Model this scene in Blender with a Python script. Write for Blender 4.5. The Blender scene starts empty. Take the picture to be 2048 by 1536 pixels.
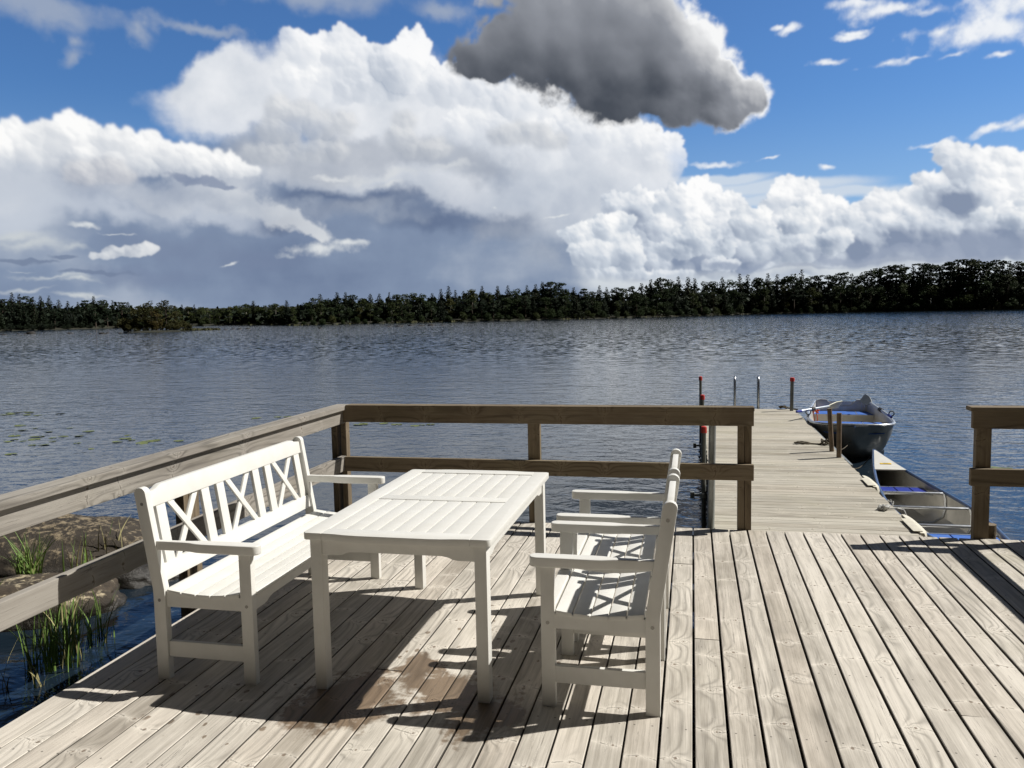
import bpy, bmesh, math, random
from mathutils import Vector, Matrix, noise as mnoise
import numpy as np

random.seed(7)
scene = bpy.context.scene
COL = scene.collection
R = math.radians

# ------------------------------------------------------------------ camera
EYE = 1.619          # metres above the deck boards (deck top is z = 0)
WATER = -0.5
FPX = 1637.0         # focal length in pixels of a 2048 px wide picture
YAW, PITCH, ROLL = R(12.473), R(5.033), R(1.122)
_f = Vector((-math.sin(YAW)*math.cos(PITCH), math.cos(YAW)*math.cos(PITCH), -math.sin(PITCH)))
_r = Vector((math.cos(YAW), math.sin(YAW), 0))
_u = _r.cross(_f)
CR = math.cos(ROLL)*_r - math.sin(ROLL)*_u
CU = math.sin(ROLL)*_r + math.cos(ROLL)*_u
CF = _f
cam_data = bpy.data.cameras.new('camera')
cam = bpy.data.objects.new('camera', cam_data)
COL.objects.link(cam)
cam_data.sensor_fit = 'HORIZONTAL'
cam_data.sensor_width = 36.0
cam_data.lens = FPX/2048*36.0
cam_data.clip_start = 0.05
cam_data.clip_end = 20000
m3 = Matrix((CR, CU, -CF)).transposed()
cam.matrix_world = Matrix.Translation((0, 0, EYE)) @ m3.to_4x4()
scene.camera = cam

def ray(x, y):
    "direction, in the place, of what the photograph shows at pixel x, y"
    return CF + CR*((x-1024)/FPX) + CU*((768-y)/FPX)
def at_z(x, y, z):
    d = ray(x, y); t = (z-EYE)/d.z
    return Vector((d.x*t, d.y*t, z))
def at_y(x, y, Y):
    d = ray(x, y); t = Y/d.y
    return Vector((d.x*t, Y, EYE+d.z*t))

# ------------------------------------------------------------------ node writing
class S:
    "a socket one can do arithmetic with"
    def __init__(s, nt, sock): s.nt, s.k = nt, sock
    def __add__(s, o): return mt(s.nt, 'ADD', s, o)
    __radd__ = __add__
    def __sub__(s, o): return mt(s.nt, 'SUBTRACT', s, o)
    def __rsub__(s, o): return mt(s.nt, 'SUBTRACT', o, s)
    def __mul__(s, o): return mt(s.nt, 'MULTIPLY', s, o)
    __rmul__ = __mul__
    def __truediv__(s, o): return mt(s.nt, 'DIVIDE', s, o)
def put(nt, sock, v):
    if isinstance(v, S): nt.links.new(v.k, sock)
    else: sock.default_value = v
def mt(nt, op, *a, clamp=False):
    n = nt.nodes.new('ShaderNodeMath'); n.operation = op; n.use_clamp = clamp
    for i, v in enumerate(a): put(nt, n.inputs[i], v)
    return S(nt, n.outputs[0])
def sstep(nt, v, a, b, lo=0.0, hi=1.0, smooth=True):
    n = nt.nodes.new('ShaderNodeMapRange'); n.interpolation_type = 'SMOOTHSTEP' if smooth else 'LINEAR'
    n.clamp = True
    put(nt, n.inputs[0], v)
    for i, q in zip((1, 2, 3, 4), (a, b, lo, hi)): put(nt, n.inputs[i], q)
    return S(nt, n.outputs[0])
def xyz(nt, x, y, z):
    n = nt.nodes.new('ShaderNodeCombineXYZ')
    for i, v in enumerate((x, y, z)): put(nt, n.inputs[i], v)
    return S(nt, n.outputs[0])
def sep(nt, v):
    n = nt.nodes.new('ShaderNodeSeparateXYZ'); put(nt, n.inputs[0], v)
    return [S(nt, n.outputs[i]) for i in range(3)]
def vm(nt, op, *a, out=0):
    n = nt.nodes.new('ShaderNodeVectorMath'); n.operation = op
    for i, v in enumerate(a): put(nt, n.inputs[i if op != 'SCALE' or i == 0 else 3], v)
    return S(nt, n.outputs[out])
def noise(nt, v, scale=1.0, detail=4, rough=.5, dist=0.0, out='Fac'):
    n = nt.nodes.new('ShaderNodeTexNoise'); n.noise_dimensions = '3D'
    put(nt, n.inputs['Vector'], v); put(nt, n.inputs['Scale'], scale)
    n.inputs['Detail'].default_value = detail; n.inputs['Roughness'].default_value = rough
    n.inputs['Distortion'].default_value = dist
    return S(nt, n.outputs[out])
def voro(nt, v, scale=1.0, detail=0, rough=.5, feature='F1', out='Distance', rnd=1.0, dims='3D', smooth=.3):
    n = nt.nodes.new('ShaderNodeTexVoronoi'); n.voronoi_dimensions = dims; n.feature = feature
    put(nt, n.inputs['Vector'], v); put(nt, n.inputs['Scale'], scale)
    n.inputs['Detail'].default_value = detail; n.inputs['Roughness'].default_value = rough
    n.inputs['Randomness'].default_value = rnd
    if feature == 'SMOOTH_F1': n.inputs['Smoothness'].default_value = smooth
    return S(nt, n.outputs[out])
def mixc(nt, f, a, b, mode='MIX'):
    n = nt.nodes.new('ShaderNodeMix'); n.data_type = 'RGBA'; n.blend_type = mode; n.clamp_factor = True
    put(nt, n.inputs[0], f)
    for i, v in ((6, a), (7, b)):
        put(nt, n.inputs[i], v if isinstance(v, S) else (v[0], v[1], v[2], 1.0))
    return S(nt, n.outputs[2])
def ramp(nt, f, *stops):
    n = nt.nodes.new('ShaderNodeValToRGB'); e = n.color_ramp.elements
    put(nt, n.inputs[0], f)
    while len(e) < len(stops): e.new(.5)
    for q, (p, c) in zip(e, stops):
        q.position = p; q.color = (c[0], c[1], c[2], 1.0)
    return S(nt, n.outputs[0])
# ------------------------------------------------------------------ sun and sky
SUN_DIR = Vector((1.0, 0.42, 1.15)).normalized()
SUN_EL = math.asin(SUN_DIR.z)

def sky_uw(x, y):
    "azimuth and height of a direction seen in the photograph, in units of about one photo pixel"
    d = ray(x, y).normalized()
    return math.atan2(d.x, d.y)*FPX, math.asin(d.z)*FPX

SKY_U0, SKY_U1, SKY_W0, SKY_W1, SKY_RES = -1440.0, 760.0, -60.0, 690.0, 0.8

def cloud_field():
    """Clouds in front of the deck, computed as fields over azimuth and height.
    Heaped clouds are built from a few thousand puffs with depth and lit from the sun's side;
    layered cloud comes from fractal noise. Returns radiance and opacity."""
    rng = np.random.default_rng(11)
    nx = int((SKY_U1-SKY_U0)*SKY_RES); ny = int((SKY_W1-SKY_W0)*SKY_RES)
    gu = SKY_U0+(np.arange(nx)+.5)/SKY_RES
    gw = SKY_W0+(np.arange(ny)+.5)/SKY_RES
    U, W = np.meshgrid(gu.astype(np.float32), gw.astype(np.float32))

    def lattice(fx, fy, seed):
        r = np.random.default_rng(seed)
        g = r.random((64, 64), dtype=np.float32)
        ix = np.floor(fx).astype(np.int32); iy = np.floor(fy).astype(np.int32)
        tx = fx-ix; ty = fy-iy
        tx = tx*tx*tx*(tx*(tx*6-15)+10); ty = ty*ty*ty*(ty*(ty*6-15)+10)
        a = g[iy & 63, ix & 63]; b = g[iy & 63, (ix+1) & 63]
        c = g[(iy+1) & 63, ix & 63]; d = g[(iy+1) & 63, (ix+1) & 63]
        return (a*(1-tx)+b*tx)*(1-ty)+(c*(1-tx)+d*tx)*ty
    def fbm(X, Y, size, octs, seed, gain=.52, sx=1.0):
        out = 0; amp = 1.0; tot = 0; f = 1.0/size
        for o in range(octs):
            ang = .6*o
            fx = (X*math.cos(ang)/sx+Y*math.sin(ang))*f; fy = (Y*math.cos(ang)-X*math.sin(ang)/sx)*f
            out = out+amp*lattice(fx+o*17.3, fy+o*9.1, seed+o); tot += amp
            amp *= gain; f *= 2.03
        return (out/tot-.5)*2.2
    def blur(a, s):
        s *= SKY_RES
        pad = int(s*3)+2
        b = np.pad(a, pad, mode='edge')
        fy = np.fft.fftfreq(b.shape[0])[:, None]; fx = np.fft.rfftfreq(b.shape[1])[None, :]
        g = np.exp(-2*(math.pi*s)**2*(fx*fx+fy*fy))
        return np.fft.irfft2(np.fft.rfft2(b)*g, b.shape)[pad:-pad, pad:-pad].astype(np.float32)
    def st(v, a, b):
        t = np.clip((v-a)/(b-a), 0, 1); return t*t*(3-2*t)
    wx = fbm(U, W, 90, 5, 100)*26; wy = fbm(U, W, 90, 5, 200)*26
    wx2 = fbm(U, W, 26, 4, 300)*7; wy2 = fbm(U, W, 26, 4, 400)*7
    def place(x, y, rx, ry):
        u, w = sky_uw(x, y)
        ru = abs(sky_uw(x+rx, y)[0]-sky_uw(x-rx, y)[0])/2
        rw = abs(sky_uw(x, y-ry)[1]-sky_uw(x, y+ry)[1])/2
        return u, w, ru, rw
    def ovals(*es, k=7.0, warp=1.0):
        "soft union of ovals: 1 in the middle, 0 on the rim, negative outside"
        X = U+(wx+wx2)*warp; Y = W+(wy+wy2)*warp
        acc = 0
        for e in es:
            x, y, rx, ry = e[:4]; rot = R(e[4]) if len(e) > 4 else 0
            u, w, ru, rw = place(x, y, rx, ry)
            ct, sn = math.cos(rot), math.sin(rot)
            p = X-u; q = Y-w
            d = np.sqrt(((p*ct+q*sn)/ru)**2+((q*ct-p*sn)/rw)**2)
            acc = acc+np.exp(-k*d)
        return 1.0+np.log(acc+1e-9)/k
    rgb = np.zeros(U.shape+(3,), np.float32); alpha = np.zeros(U.shape, np.float32)
    def over(c, a):
        nonlocal rgb, alpha
        a = np.clip(a, 0, 1).astype(np.float32)
        c = np.broadcast_to(np.asarray(c, np.float32), rgb.shape)
        na = a+alpha*(1-a)
        rgb = np.where(na[..., None] > 1e-5, (c*a[..., None]+rgb*(alpha*(1-a))[..., None])/np.maximum(na, 1e-5)[..., None], c)
        alpha = na
    def tri(t, dark, mid, white):
        t = np.clip(t, 0, 1)[..., None]
        d, m, w = (np.asarray(v, np.float32) for v in (dark, mid, white))
        return np.where(t < .5, d+(m-d)*(t*2), m+(w-m)*(t*2-1))

    L = np.array([.675, .70, -.05])
    def heap(seeds, levels=((.42, 16), (.40, 11), (.42, 7)), updown=-.15, flat=None, seed=1, deep=.55, soft=1.3):
        """puffs on puffs: returns cover, how sunlit, thickness. seeds are ovals of the photograph."""
        r = np.random.default_rng(seed)
        P = []
        for e in seeds:
            u, w, ru, rw = place(*e[:4])
            # fill the oval with round puffs of the smaller radius
            rr = min(ru, rw)
            n = max(1, int(round(max(ru, rw)/rr*1.6)))
            for i in range(n):
                s = 0 if n == 1 else (i/(n-1)*2-1)
                if ru >= rw: P.append((u+s*(ru-rr), w, r.normal()*rr*.3, rr*(1-.15*abs(s)), 0))
                else: P.append((u, w+s*(rw-rr), r.normal()*rr*.3, rr*(1-.15*abs(s)), 0))
        cur = P; allp = list(P)
        for li, (fr, n) in enumerate(levels):
            nxt = []
            for (u, w, z, rad, _) in cur:
                if rad < 2.6: continue
                for i in range(n):
                    v = r.normal(size=3)
                    v /= np.linalg.norm(v)
                    if v[2] < -.15: v[2] = -v[2]
                    if v[1] < updown: v[1] *= -.6
                    k = rad*fr*(.55+.8*r.random())
                    nxt.append((u+v[0]*rad*.86, w+v[1]*rad*.86, z+v[2]*rad*.86, k, li+1))
            allp += nxt; cur = nxt
        Z = np.full(U.shape, -1e4, np.float32)
        for (u, w, z, rad, _) in allp:
            cx = (u-SKY_U0)*SKY_RES; cy = (w-SKY_W0)*SKY_RES; pr = rad*SKY_RES
            x0, x1 = max(0, int(cx-pr)), min(nx, int(cx+pr)+2)
            y0, y1 = max(0, int(cy-pr)), min(ny, int(cy+pr)+2)
            if x0 >= x1 or y0 >= y1: continue
            dx = (np.arange(x0, x1)+.5-cx)[None, :]; dy = (np.arange(y0, y1)+.5-cy)[:, None]
            q = pr*pr-dx*dx-dy*dy
            h = np.where(q > 0, z+np.sqrt(np.maximum(q, 0))/SKY_RES, -1e4)
            np.maximum(Z[y0:y1, x0:x1], h, out=Z[y0:y1, x0:x1])
        # ragged edges: look the puffs up through turbulence
        sx = fbm(U, W, 14, 4, seed+50)*4.2; sy = fbm(U, W, 14, 4, seed+60)*4.2
        ix = np.clip(((U+sx-SKY_U0)*SKY_RES).astype(np.int32), 0, nx-1)
        iy = np.clip(((W+sy-SKY_W0)*SKY_RES).astype(np.int32), 0, ny-1)
        Z = Z[iy, ix]
        cov = (Z > -9e3).astype(np.float32)
        bottom = np.min(Z[cov > 0]) if cov.any() else 0
        Zf = np.where(cov > 0, Z, bottom)
        lit = 0
        for s, wgt in ((1.1, .18), (3.5, .26), (10, .36), (30, .46)):
            c = blur(cov, s)
            b = blur(Zf*cov, s)/np.maximum(c, 1e-3)
            b = np.where(c > .02, b, bottom)
            gy, gx = np.gradient(b, 1/SKY_RES)
            nz = 1/np.sqrt(gx*gx+gy*gy+1)
            lit = lit+wgt*((-gx*nz)*L[0]+(-gy*nz)*L[1]+nz*L[2])
        # hollows between the puffs get less light
        occ = blur(Zf, 9)-Zf
        lit = lit-np.clip(occ, 0, 30)/30*.26
        a = blur(cov, soft)
        thick = blur(cov, 16)
        return a, lit, thick

    f1 = fbm(U, W, 210, 7, 1); f2 = fbm(U, W, 60, 6, 21)
    fs = fbm(U, W, 90, 6, 41, sx=4.5); fb = fbm(U, W, 420, 4, 61)
    fine = fbm(U, W, 22, 5, 81)

    # thin high wisps, upper left
    m = ovals((90, 22, 230, 44), (640, -8, 300, 46), (390, 64, 190, 20, -7), (265, 55, 60, 26, -30), (150, 100, 62, 34, 30), (160, 70, 30, 24), (890, 30, 110, 34))
    over((.36, .42, .53), .80*st(m*.9+fs*.30+f2*.24+f1*.15, .02, .85))
    # fleecy cloud, upper right
    m = ovals((1960, 66, 170, 44, 8), (2010, 15, 130, 60), (1880, 66, 120, 22, 4), (2000, 60, 120, 40), (1775, 22, 120, 20), (1720, 8, 70, 16), (1850, 26, 60, 16), (1666, 118, 46, 9, 4), (1772, 130, 58, 10, -2), (1825, 124, 40, 7, 10), (1582, 54, 26, 10, 15), (1990, 256, 80, 13, 15), (2050, 248, 60, 14, 10),
              (1862, 286, 62, 7, 3), (1875, 298, 24, 4), (1653, 330, 26, 8), (1540, 316, 20, 4, 5), (1436, 322, 80, 9), (1905, 113, 46, 8, 8), (2000, 112, 36, 8), (1710, 58, 40, 6, 0), (1560, 50, 16, 8), (1700, 66, 46, 9, 2), warp=.45)
    a = st(m+f2*.34+fine*.40+fs*.30, -.02, .92)
    over(tri(.62+fine*.25+f2*.2+m*.25, (.50, .58, .70), (.72, .77, .84), (.93, .945, .96)), a*.92)
    # smooth stratus behind the right-hand heaps
    m = ovals((1560, 372, 280, 22), (1450, 356, 130, 14), (1720, 380, 150, 16), (1600, 396, 240, 20), warp=.3)
    over((.62, .70, .80), .92*st(m+fs*.22, .0, .5))

    # the broad shower cloud, grey-blue down to the horizon
    m = ovals((500, 560, 900, 300), (0, 470, 500, 150), (900, 470, 420, 230), (300, 440, 420, 130), (1120, 560, 300, 150), warp=1.2)
    ctr = st(U, sky_uw(250, 500)[0], sky_uw(640, 500)[0])*st(U, sky_uw(1130, 500)[0], sky_uw(900, 500)[0])
    lowr = st(W, sky_uw(700, 470)[1], sky_uw(700, 600)[1])
    tone = .52+f1*.24+f2*.09+fs*.15+fb*.20-.17*ctr*(1-lowr*.55)
    over(tri(tone, (.105, .150, .265), (.225, .290, .415), (.58, .63, .70)), st(m*1.7+f1*.25, .0, .45))
    # light sheets hanging on its left and the darkest part of its base
    m = ovals((60, 400, 190, 46), (230, 420, 200, 34), (30, 440, 140, 30), (420, 420, 150, 30, -8), warp=1.2)
    over((.54, .59, .675), .85*st(m+f1*.34+fs*.15, -.05, .85))
    m = ovals((760, 400, 200, 30, 4), (880, 430, 150, 40), (640, 385, 110, 20), (560, 440, 60, 22), (1010, 440, 130, 44), warp=1.2)
    over((.105, .148, .255), .72*st(m*1.1+f1*.26+fs*.2, -.05, .95))
    m = ovals((330, 480, 200, 44), (480, 520, 160, 40), (280, 545, 200, 30), warp=1.2)
    over((.185, .235, .355), .55*st(m*1.1+f1*.26+fs*.2, -.05, .95))
    # pale sky low down on the right, behind the heaps
    m = ovals((1650, 560, 520, 80), (1330, 560, 200, 60), (1250, 500, 110, 80), warp=.8)
    over(tri(.55+fs*.25+f1*.1, (.46, .52, .61), (.58, .635, .70), (.74, .775, .81)), .95*st(m*1.4+f1*.25, .0, .5))
    # pale rifts on the left horizon
    m = ovals((50, 490, 150, 22, 1), (20, 470, 110, 20), (140, 492, 70, 14), (90, 556, 170, 8), (150, 563, 110, 8), (40, 580, 120, 8), (150, 592, 100, 8), (30, 545, 60, 4), warp=.75)
    over(tri(.62+fs*.30+f2*.1, (.36, .41, .50), (.60, .64, .66), (.80, .80, .75)), .85*st(m+fs*.55+f2*.22+fine*.12, -.05, 1.0))
    m = ovals((120, 514, 34, 6), (30, 525, 60, 6), (70, 522, 40, 4), (190, 545, 90, 6), warp=.5)
    over((.17, .22, .33), .8*st(m+fine*.3, .0, .5))

    # tall anvil: a smooth spread body, feathered to the left
    m = ovals((520, 190, 260, 90, 8), (430, 150, 140, 46, 20), (760, 200, 240, 120), (1000, 270, 240, 120), (1180, 330, 170, 130), (1290, 340, 75, 90), (640, 130, 110, 60), (1220, 430, 140, 90), (1050, 380, 200, 60), (720, 330, 230, 60), (900, 370, 160, 50), warp=1.0)
    under = st(W-(sky_uw(700, 345)[1]+(U-sky_uw(700, 345)[0])*-.15), -240, 95)
    t = .66+f1*.20+f2*.13+fb*.14+fine*.05-(1-under)*.46+fs*.08
    t = t-.20*st(ovals((1120, 380, 150, 80), (900, 300, 120, 50), (1000, 340, 120, 40), warp=1.2)+f1*.3, -.1, .7)
    over(tri(t, (.27, .33, .45), (.60, .645, .715), (.95, .955, .97)), st(m*1.3+f1*.30+fs*.22+f2*.1, -.02, .50)*(.06+.94*under))
    # its crisp towers
    a, lit, th = heap([(625, 105, 55, 42), (700, 118, 66, 46), (580, 78, 26, 22), (828, 92, 30, 36), (812, 140, 64, 58), (740, 160, 90, 50), (900, 175, 80, 46), (1040, 210, 90, 50), (1180, 270, 100, 54), (1290, 300, 66, 44), (1330, 330, 40, 46), (1120, 300, 110, 44), (1000, 260, 110, 40), (660, 170, 110, 44)], seed=3, soft=1.6)
    fade = st(W-(sky_uw(700, 260)[1]+(U-sky_uw(700, 260)[0])*-.12), -70, 60)*st(U, sky_uw(500, 120)[0], sky_uw(600, 120)[0])
    t = .72+lit*.52+f2*.09+f1*.08-(1-fade)*.12
    over(tri(t, (.40, .46, .56), (.72, .755, .81), (.985, .985, .985)), a*fade*.96)

    # its grey underside, with a paler lip
    m = ovals((620, 335, 130, 44), (820, 318, 170, 44), (520, 300, 80, 56), (960, 335, 110, 50), (700, 300, 120, 40), warp=1.2)
    over(tri(.5+f1*.3+f2*.16+fs*.1, (.24, .285, .375), (.37, .41, .485), (.60, .63, .68)), .74*st(m+f1*.34+f2*.16, -.08, .75))
    m = ovals((800, 352, 150, 15, 3), (890, 340, 80, 12, 8), (670, 348, 60, 9), (770, 372, 60, 10), warp=.9)
    over(tri(.60+fs*.3+f2*.2, (.46, .50, .57), (.66, .69, .72), (.88, .88, .87)), .80*st(m+f2*.40+fs*.25+fine*.18, -.05, 1.0))
    # soft grey-white cloud under the left bank and round the anvil foot
    m = ovals((220, 385, 250, 36), (430, 365, 130, 34), (60, 370, 170, 40), (520, 350, 70, 30), warp=1.3)
    over(tri(.55+f1*.3+f2*.2+fs*.1, (.30, .345, .44), (.47, .515, .60), (.78, .80, .82)), .78*st(m+f1*.40+f2*.22+fs*.12, -.10, .95))
    m = ovals((1020, 455, 110, 46), (760, 415, 170, 26), (1090, 500, 60, 40), (560, 400, 90, 24), warp=1.3)
    over(tri(.5+f1*.3+f2*.2, (.20, .25, .35), (.33, .38, .47), (.56, .60, .66)), .60*st(m+f1*.42+f2*.25, -.05, 1.0))
    # cumulus bank on the left
    a, lit, th = heap([(20, 290, 80, 40), (120, 278, 70, 40), (165, 262, 34, 26), (230, 286, 50, 34), (300, 306, 56, 34), (370, 318, 60, 30), (440, 330, 46, 22), (490, 342, 34, 12), (-60, 300, 80, 50), (150, 316, 170, 36), (380, 338, 120, 20)], seed=5, soft=2.2)
    low = st(W, sky_uw(220, 372)[1], sky_uw(220, 300)[1])
    t = .40+low*.40+lit*.50+f2*.10+f1*.08
    over(tri(t, (.30, .36, .47), (.68, .71, .755), (.975, .975, .97)), a*st(W+f2*16, sky_uw(220, 400)[1], sky_uw(220, 330)[1]))
    m = ovals((60, 400, 150, 60), (20, 360, 120, 40), warp=1.2)
    over((.56, .61, .69), .55*st(m+f1*.3, .0, .8))
    # a lit sheet with a sharp, ragged lower right edge
    m = ovals((440, 395, 190, 34, -10), (560, 425, 100, 26, -22), (610, 452, 56, 18, -30), (330, 390, 120, 26), warp=1.1)
    toward = st(U-sky_uw(250, 400)[0], 0, 480)
    over(tri(.50+toward*.30+f2*.12+fs*.1, (.30, .36, .47), (.56, .60, .665), (.84, .85, .84)), (.35+.6*toward)*st(m+f2*.34+fine*.2+fs*.15, .0, .75-.35*toward.mean()))
    m = ovals((395, 360, 66, 11, -8), (440, 372, 40, 6), warp=.7)
    over((.22, .27, .39), .8*st(m+fine*.4+f2*.2, .0, .6))
    # small bright shreds
    m = ovals((630, 500, 100, 18, 2), (700, 486, 60, 12), (560, 512, 34, 10), (175, 455, 34, 8), (230, 466, 50, 3), (460, 532, 22, 4, 25), (990, 410, 9, 6), (1130, 432, 30, 3, 8), warp=.6)
    over(tri(.60+fine*.3+f2*.2, (.40, .46, .55), (.66, .70, .73), (.92, .92, .90)), .88*st(m+fine*.42+f2*.34+fs*.22, -.05, .95))
    a, lit, th = heap([(255, 503, 52, 12), (290, 500, 26, 14), (210, 512, 34, 8)], seed=9, soft=2.0)
    over(tri(.60+lit*.6+fine*.2+f2*.15, (.32, .37, .47), (.66, .69, .73), (.93, .93, .92)), a*st(f2*.3+fine*.25+a, .25, .95)*.9)

    # greyer heaps hanging in front of the anvil
    a, lit, th = heap([(560, 220, 34, 26), (600, 235, 44, 34), (640, 255, 40, 30), (690, 250, 26, 26), (560, 262, 50, 26), (530, 310, 50, 20), (640, 305, 60, 24), (808, 245, 26, 22), (800, 280, 30, 28), (850, 300, 52, 22), (1050, 268, 56, 22), (1010, 275, 36, 20), (1100, 285, 40, 18)], seed=13, soft=4.0)
    t = .40+lit*.55+f2*.10+f1*.08
    over(tri(t, (.40, .44, .51), (.62, .645, .68), (.90, .89, .88)), a*.74)
    a, lit, th = heap([(165, 345, 40, 20), (215, 345, 44, 24), (245, 352, 28, 18), (190, 358, 60, 12)], seed=14, soft=4.0)
    over(tri(.42+lit*.6+f2*.1, (.42, .45, .52), (.66, .67, .70), (.93, .92, .90)), a*.85)

    # heaps along the right-hand horizon, far rank then near rank
    gm = ovals((1870, 425, 130, 50, 20), (1800, 470, 130, 44), (1960, 470, 120, 40), (1690, 470, 60, 30), warp=.9)
    gm2 = ovals((1440, 440, 40, 60), (1560, 470, 30, 50), (1350, 500, 70, 40), (1490, 400, 30, 30), (1480, 520, 80, 20), (1640, 490, 40, 30), (1270, 470, 30, 50), warp=.9)
    a, lit, th = heap([(1260, 420, 60, 40), (1330, 420, 70, 46), (1400, 392, 40, 34), (1450, 420, 44, 40), (1360, 470, 120, 50), (1590, 388, 50, 34), (1560, 410, 36, 30), (1640, 425, 50, 36), (1700, 440, 40, 30), (1770, 415, 56, 36), (1820, 405, 40, 34),
                       (1900, 312, 38, 30), (1925, 340, 50, 40), (1985, 322, 46, 30), (1860, 385, 44, 44), (1930, 400, 90, 60), (2030, 360, 40, 60), (1500, 500, 330, 60), (1850, 480, 260, 60), (1300, 530, 120, 40)], seed=21, soft=1.5)
    low = st(W, sky_uw(1600, 545)[1], sky_uw(1600, 390)[1])
    t = .56+lit*.58+low*.12+f2*.07+f1*.06-st(gm+f1*.3, -.5, .9)*.40-st(gm2, -.1, .6)*.20
    over(tri(t, (.235, .29, .405), (.585, .64, .72), (.985, .985, .985)), a*st(W, sky_uw(1400, 590)[1], sky_uw(1400, 535)[1]))
    a, lit, th = heap([(1165, 474, 40, 24), (1210, 462, 36, 36), (1245, 446, 28, 24), (1185, 510, 50, 30), (1240, 500, 36, 40), (1262, 520, 30, 34), (1390, 480, 44, 36), (1350, 500, 40, 26), (1500, 452, 44, 36), (1530, 490, 30, 36), (1600, 450, 46, 34), (1590, 500, 60, 30), (1690, 445, 36, 22), (1670, 485, 34, 30),
                       (1130, 468, 18, 8), (2030, 440, 36, 24), (1965, 430, 26, 14), (2055, 405, 24, 18), (1440, 530, 40, 13), (1330, 550, 60, 10), (1230, 548, 60, 16), (1450, 500, 26, 18)], seed=23, soft=1.4)
    t = .60+lit*.66+low*.10+f2*.08-st(gm, -.1, .5)*.22-st(gm2, -.1, .6)*.16
    over(tri(t, (.26, .32, .43), (.60, .655, .73), (.985, .985, .98)), a*st(W, sky_uw(1400, 585)[1], sky_uw(1400, 540)[1]))
    # grey bases and the bright gap under them
    m = ovals((1760, 508, 330, 16), (1950, 500, 160, 22), (1480, 520, 120, 12), (1940, 480, 120, 24), warp=1.2)
    over((.31, .365, .48), .72*st(m+f2*.25+fs*.2, .0, .8))
    m = ovals((1700, 540, 500, 14), (1300, 560, 160, 14), (1900, 528, 220, 8), warp=.5)
    over((.66, .70, .73), .6*st(m+fs*.5+f2*.2, .0, 1.0))
    m = ovals((1820, 520, 240, 6), (1600, 536, 120, 5), warp=.4)
    over((.36, .41, .51), .6*st(m+fs*.4, .0, .8))

    # the dark cloud overhead, sunlit only along its right edge
    dark = [(960, 118, 70, 40), (1020, 85, 80, 60), (1110, 60, 100, 90), (1200, 40, 110, 100), (1290, 40, 90, 90), (1340, 110, 80, 70), (1230, 160, 120, 80), (1130, 130, 110, 44), (1280, 200, 120, 50), (1390, 185, 80, 50), (1450, 205, 56, 42), (1500, 205, 36, 36), (1240, 225, 60, 30), (1380, 90, 50, 40), (1150, -40, 200, 80)]
    dark += [(1500, 190, 40, 40), (1440, 165, 60, 56), (1400, 105, 60, 70), (1455, 215, 60, 40), (1335, 222, 84, 34), (1160, 150, 100, 44), (1300, 90, 120, 90), (1180, 110, 120, 90), (1080, 100, 80, 60)]
    a, lit, th = heap(dark, seed=31, updown=-1.0, levels=((.40, 14), (.46, 9), (.5, 5)), soft=3.2)
    m = ovals(*dark, warp=1.0)
    a = np.maximum(a*st(m+f2*.42+fine*.36, -.22, .34), st(m*1.4+f2*.46+fine*.40+f1*.12, -.02, .70))
    a = np.maximum(a, st(m, .06, .30))
    side = (U-sky_uw(1250, 150)[0])+(W-sky_uw(1250, 150)[1])*.25
    right = st(side, 20, 250)
    topd = st(W+(U-sky_uw(1200, 150)[0])*.10, sky_uw(1200, 200)[1], sky_uw(1200, 10)[1])
    rim = 1-st(m+f2*.12, .0, .40)
    lobe = st(U, sky_uw(1280, 200)[0], sky_uw(1500, 200)[0])
    t = .105+topd*.40+lobe*(.44+.36*rim)+right*.18*rim+rim*.14*(.3+topd)+blur(lit, 9)*(.20+.30*lobe)+(lit-blur(lit, 9))*(.03+.14*lobe)+f1*.06+f2*.055+fb*.07+fine*.02
    over(tri(t, (.066, .077, .098), (.275, .292, .33), (.93, .935, .94)), a)
    return rgb, alpha

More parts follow.
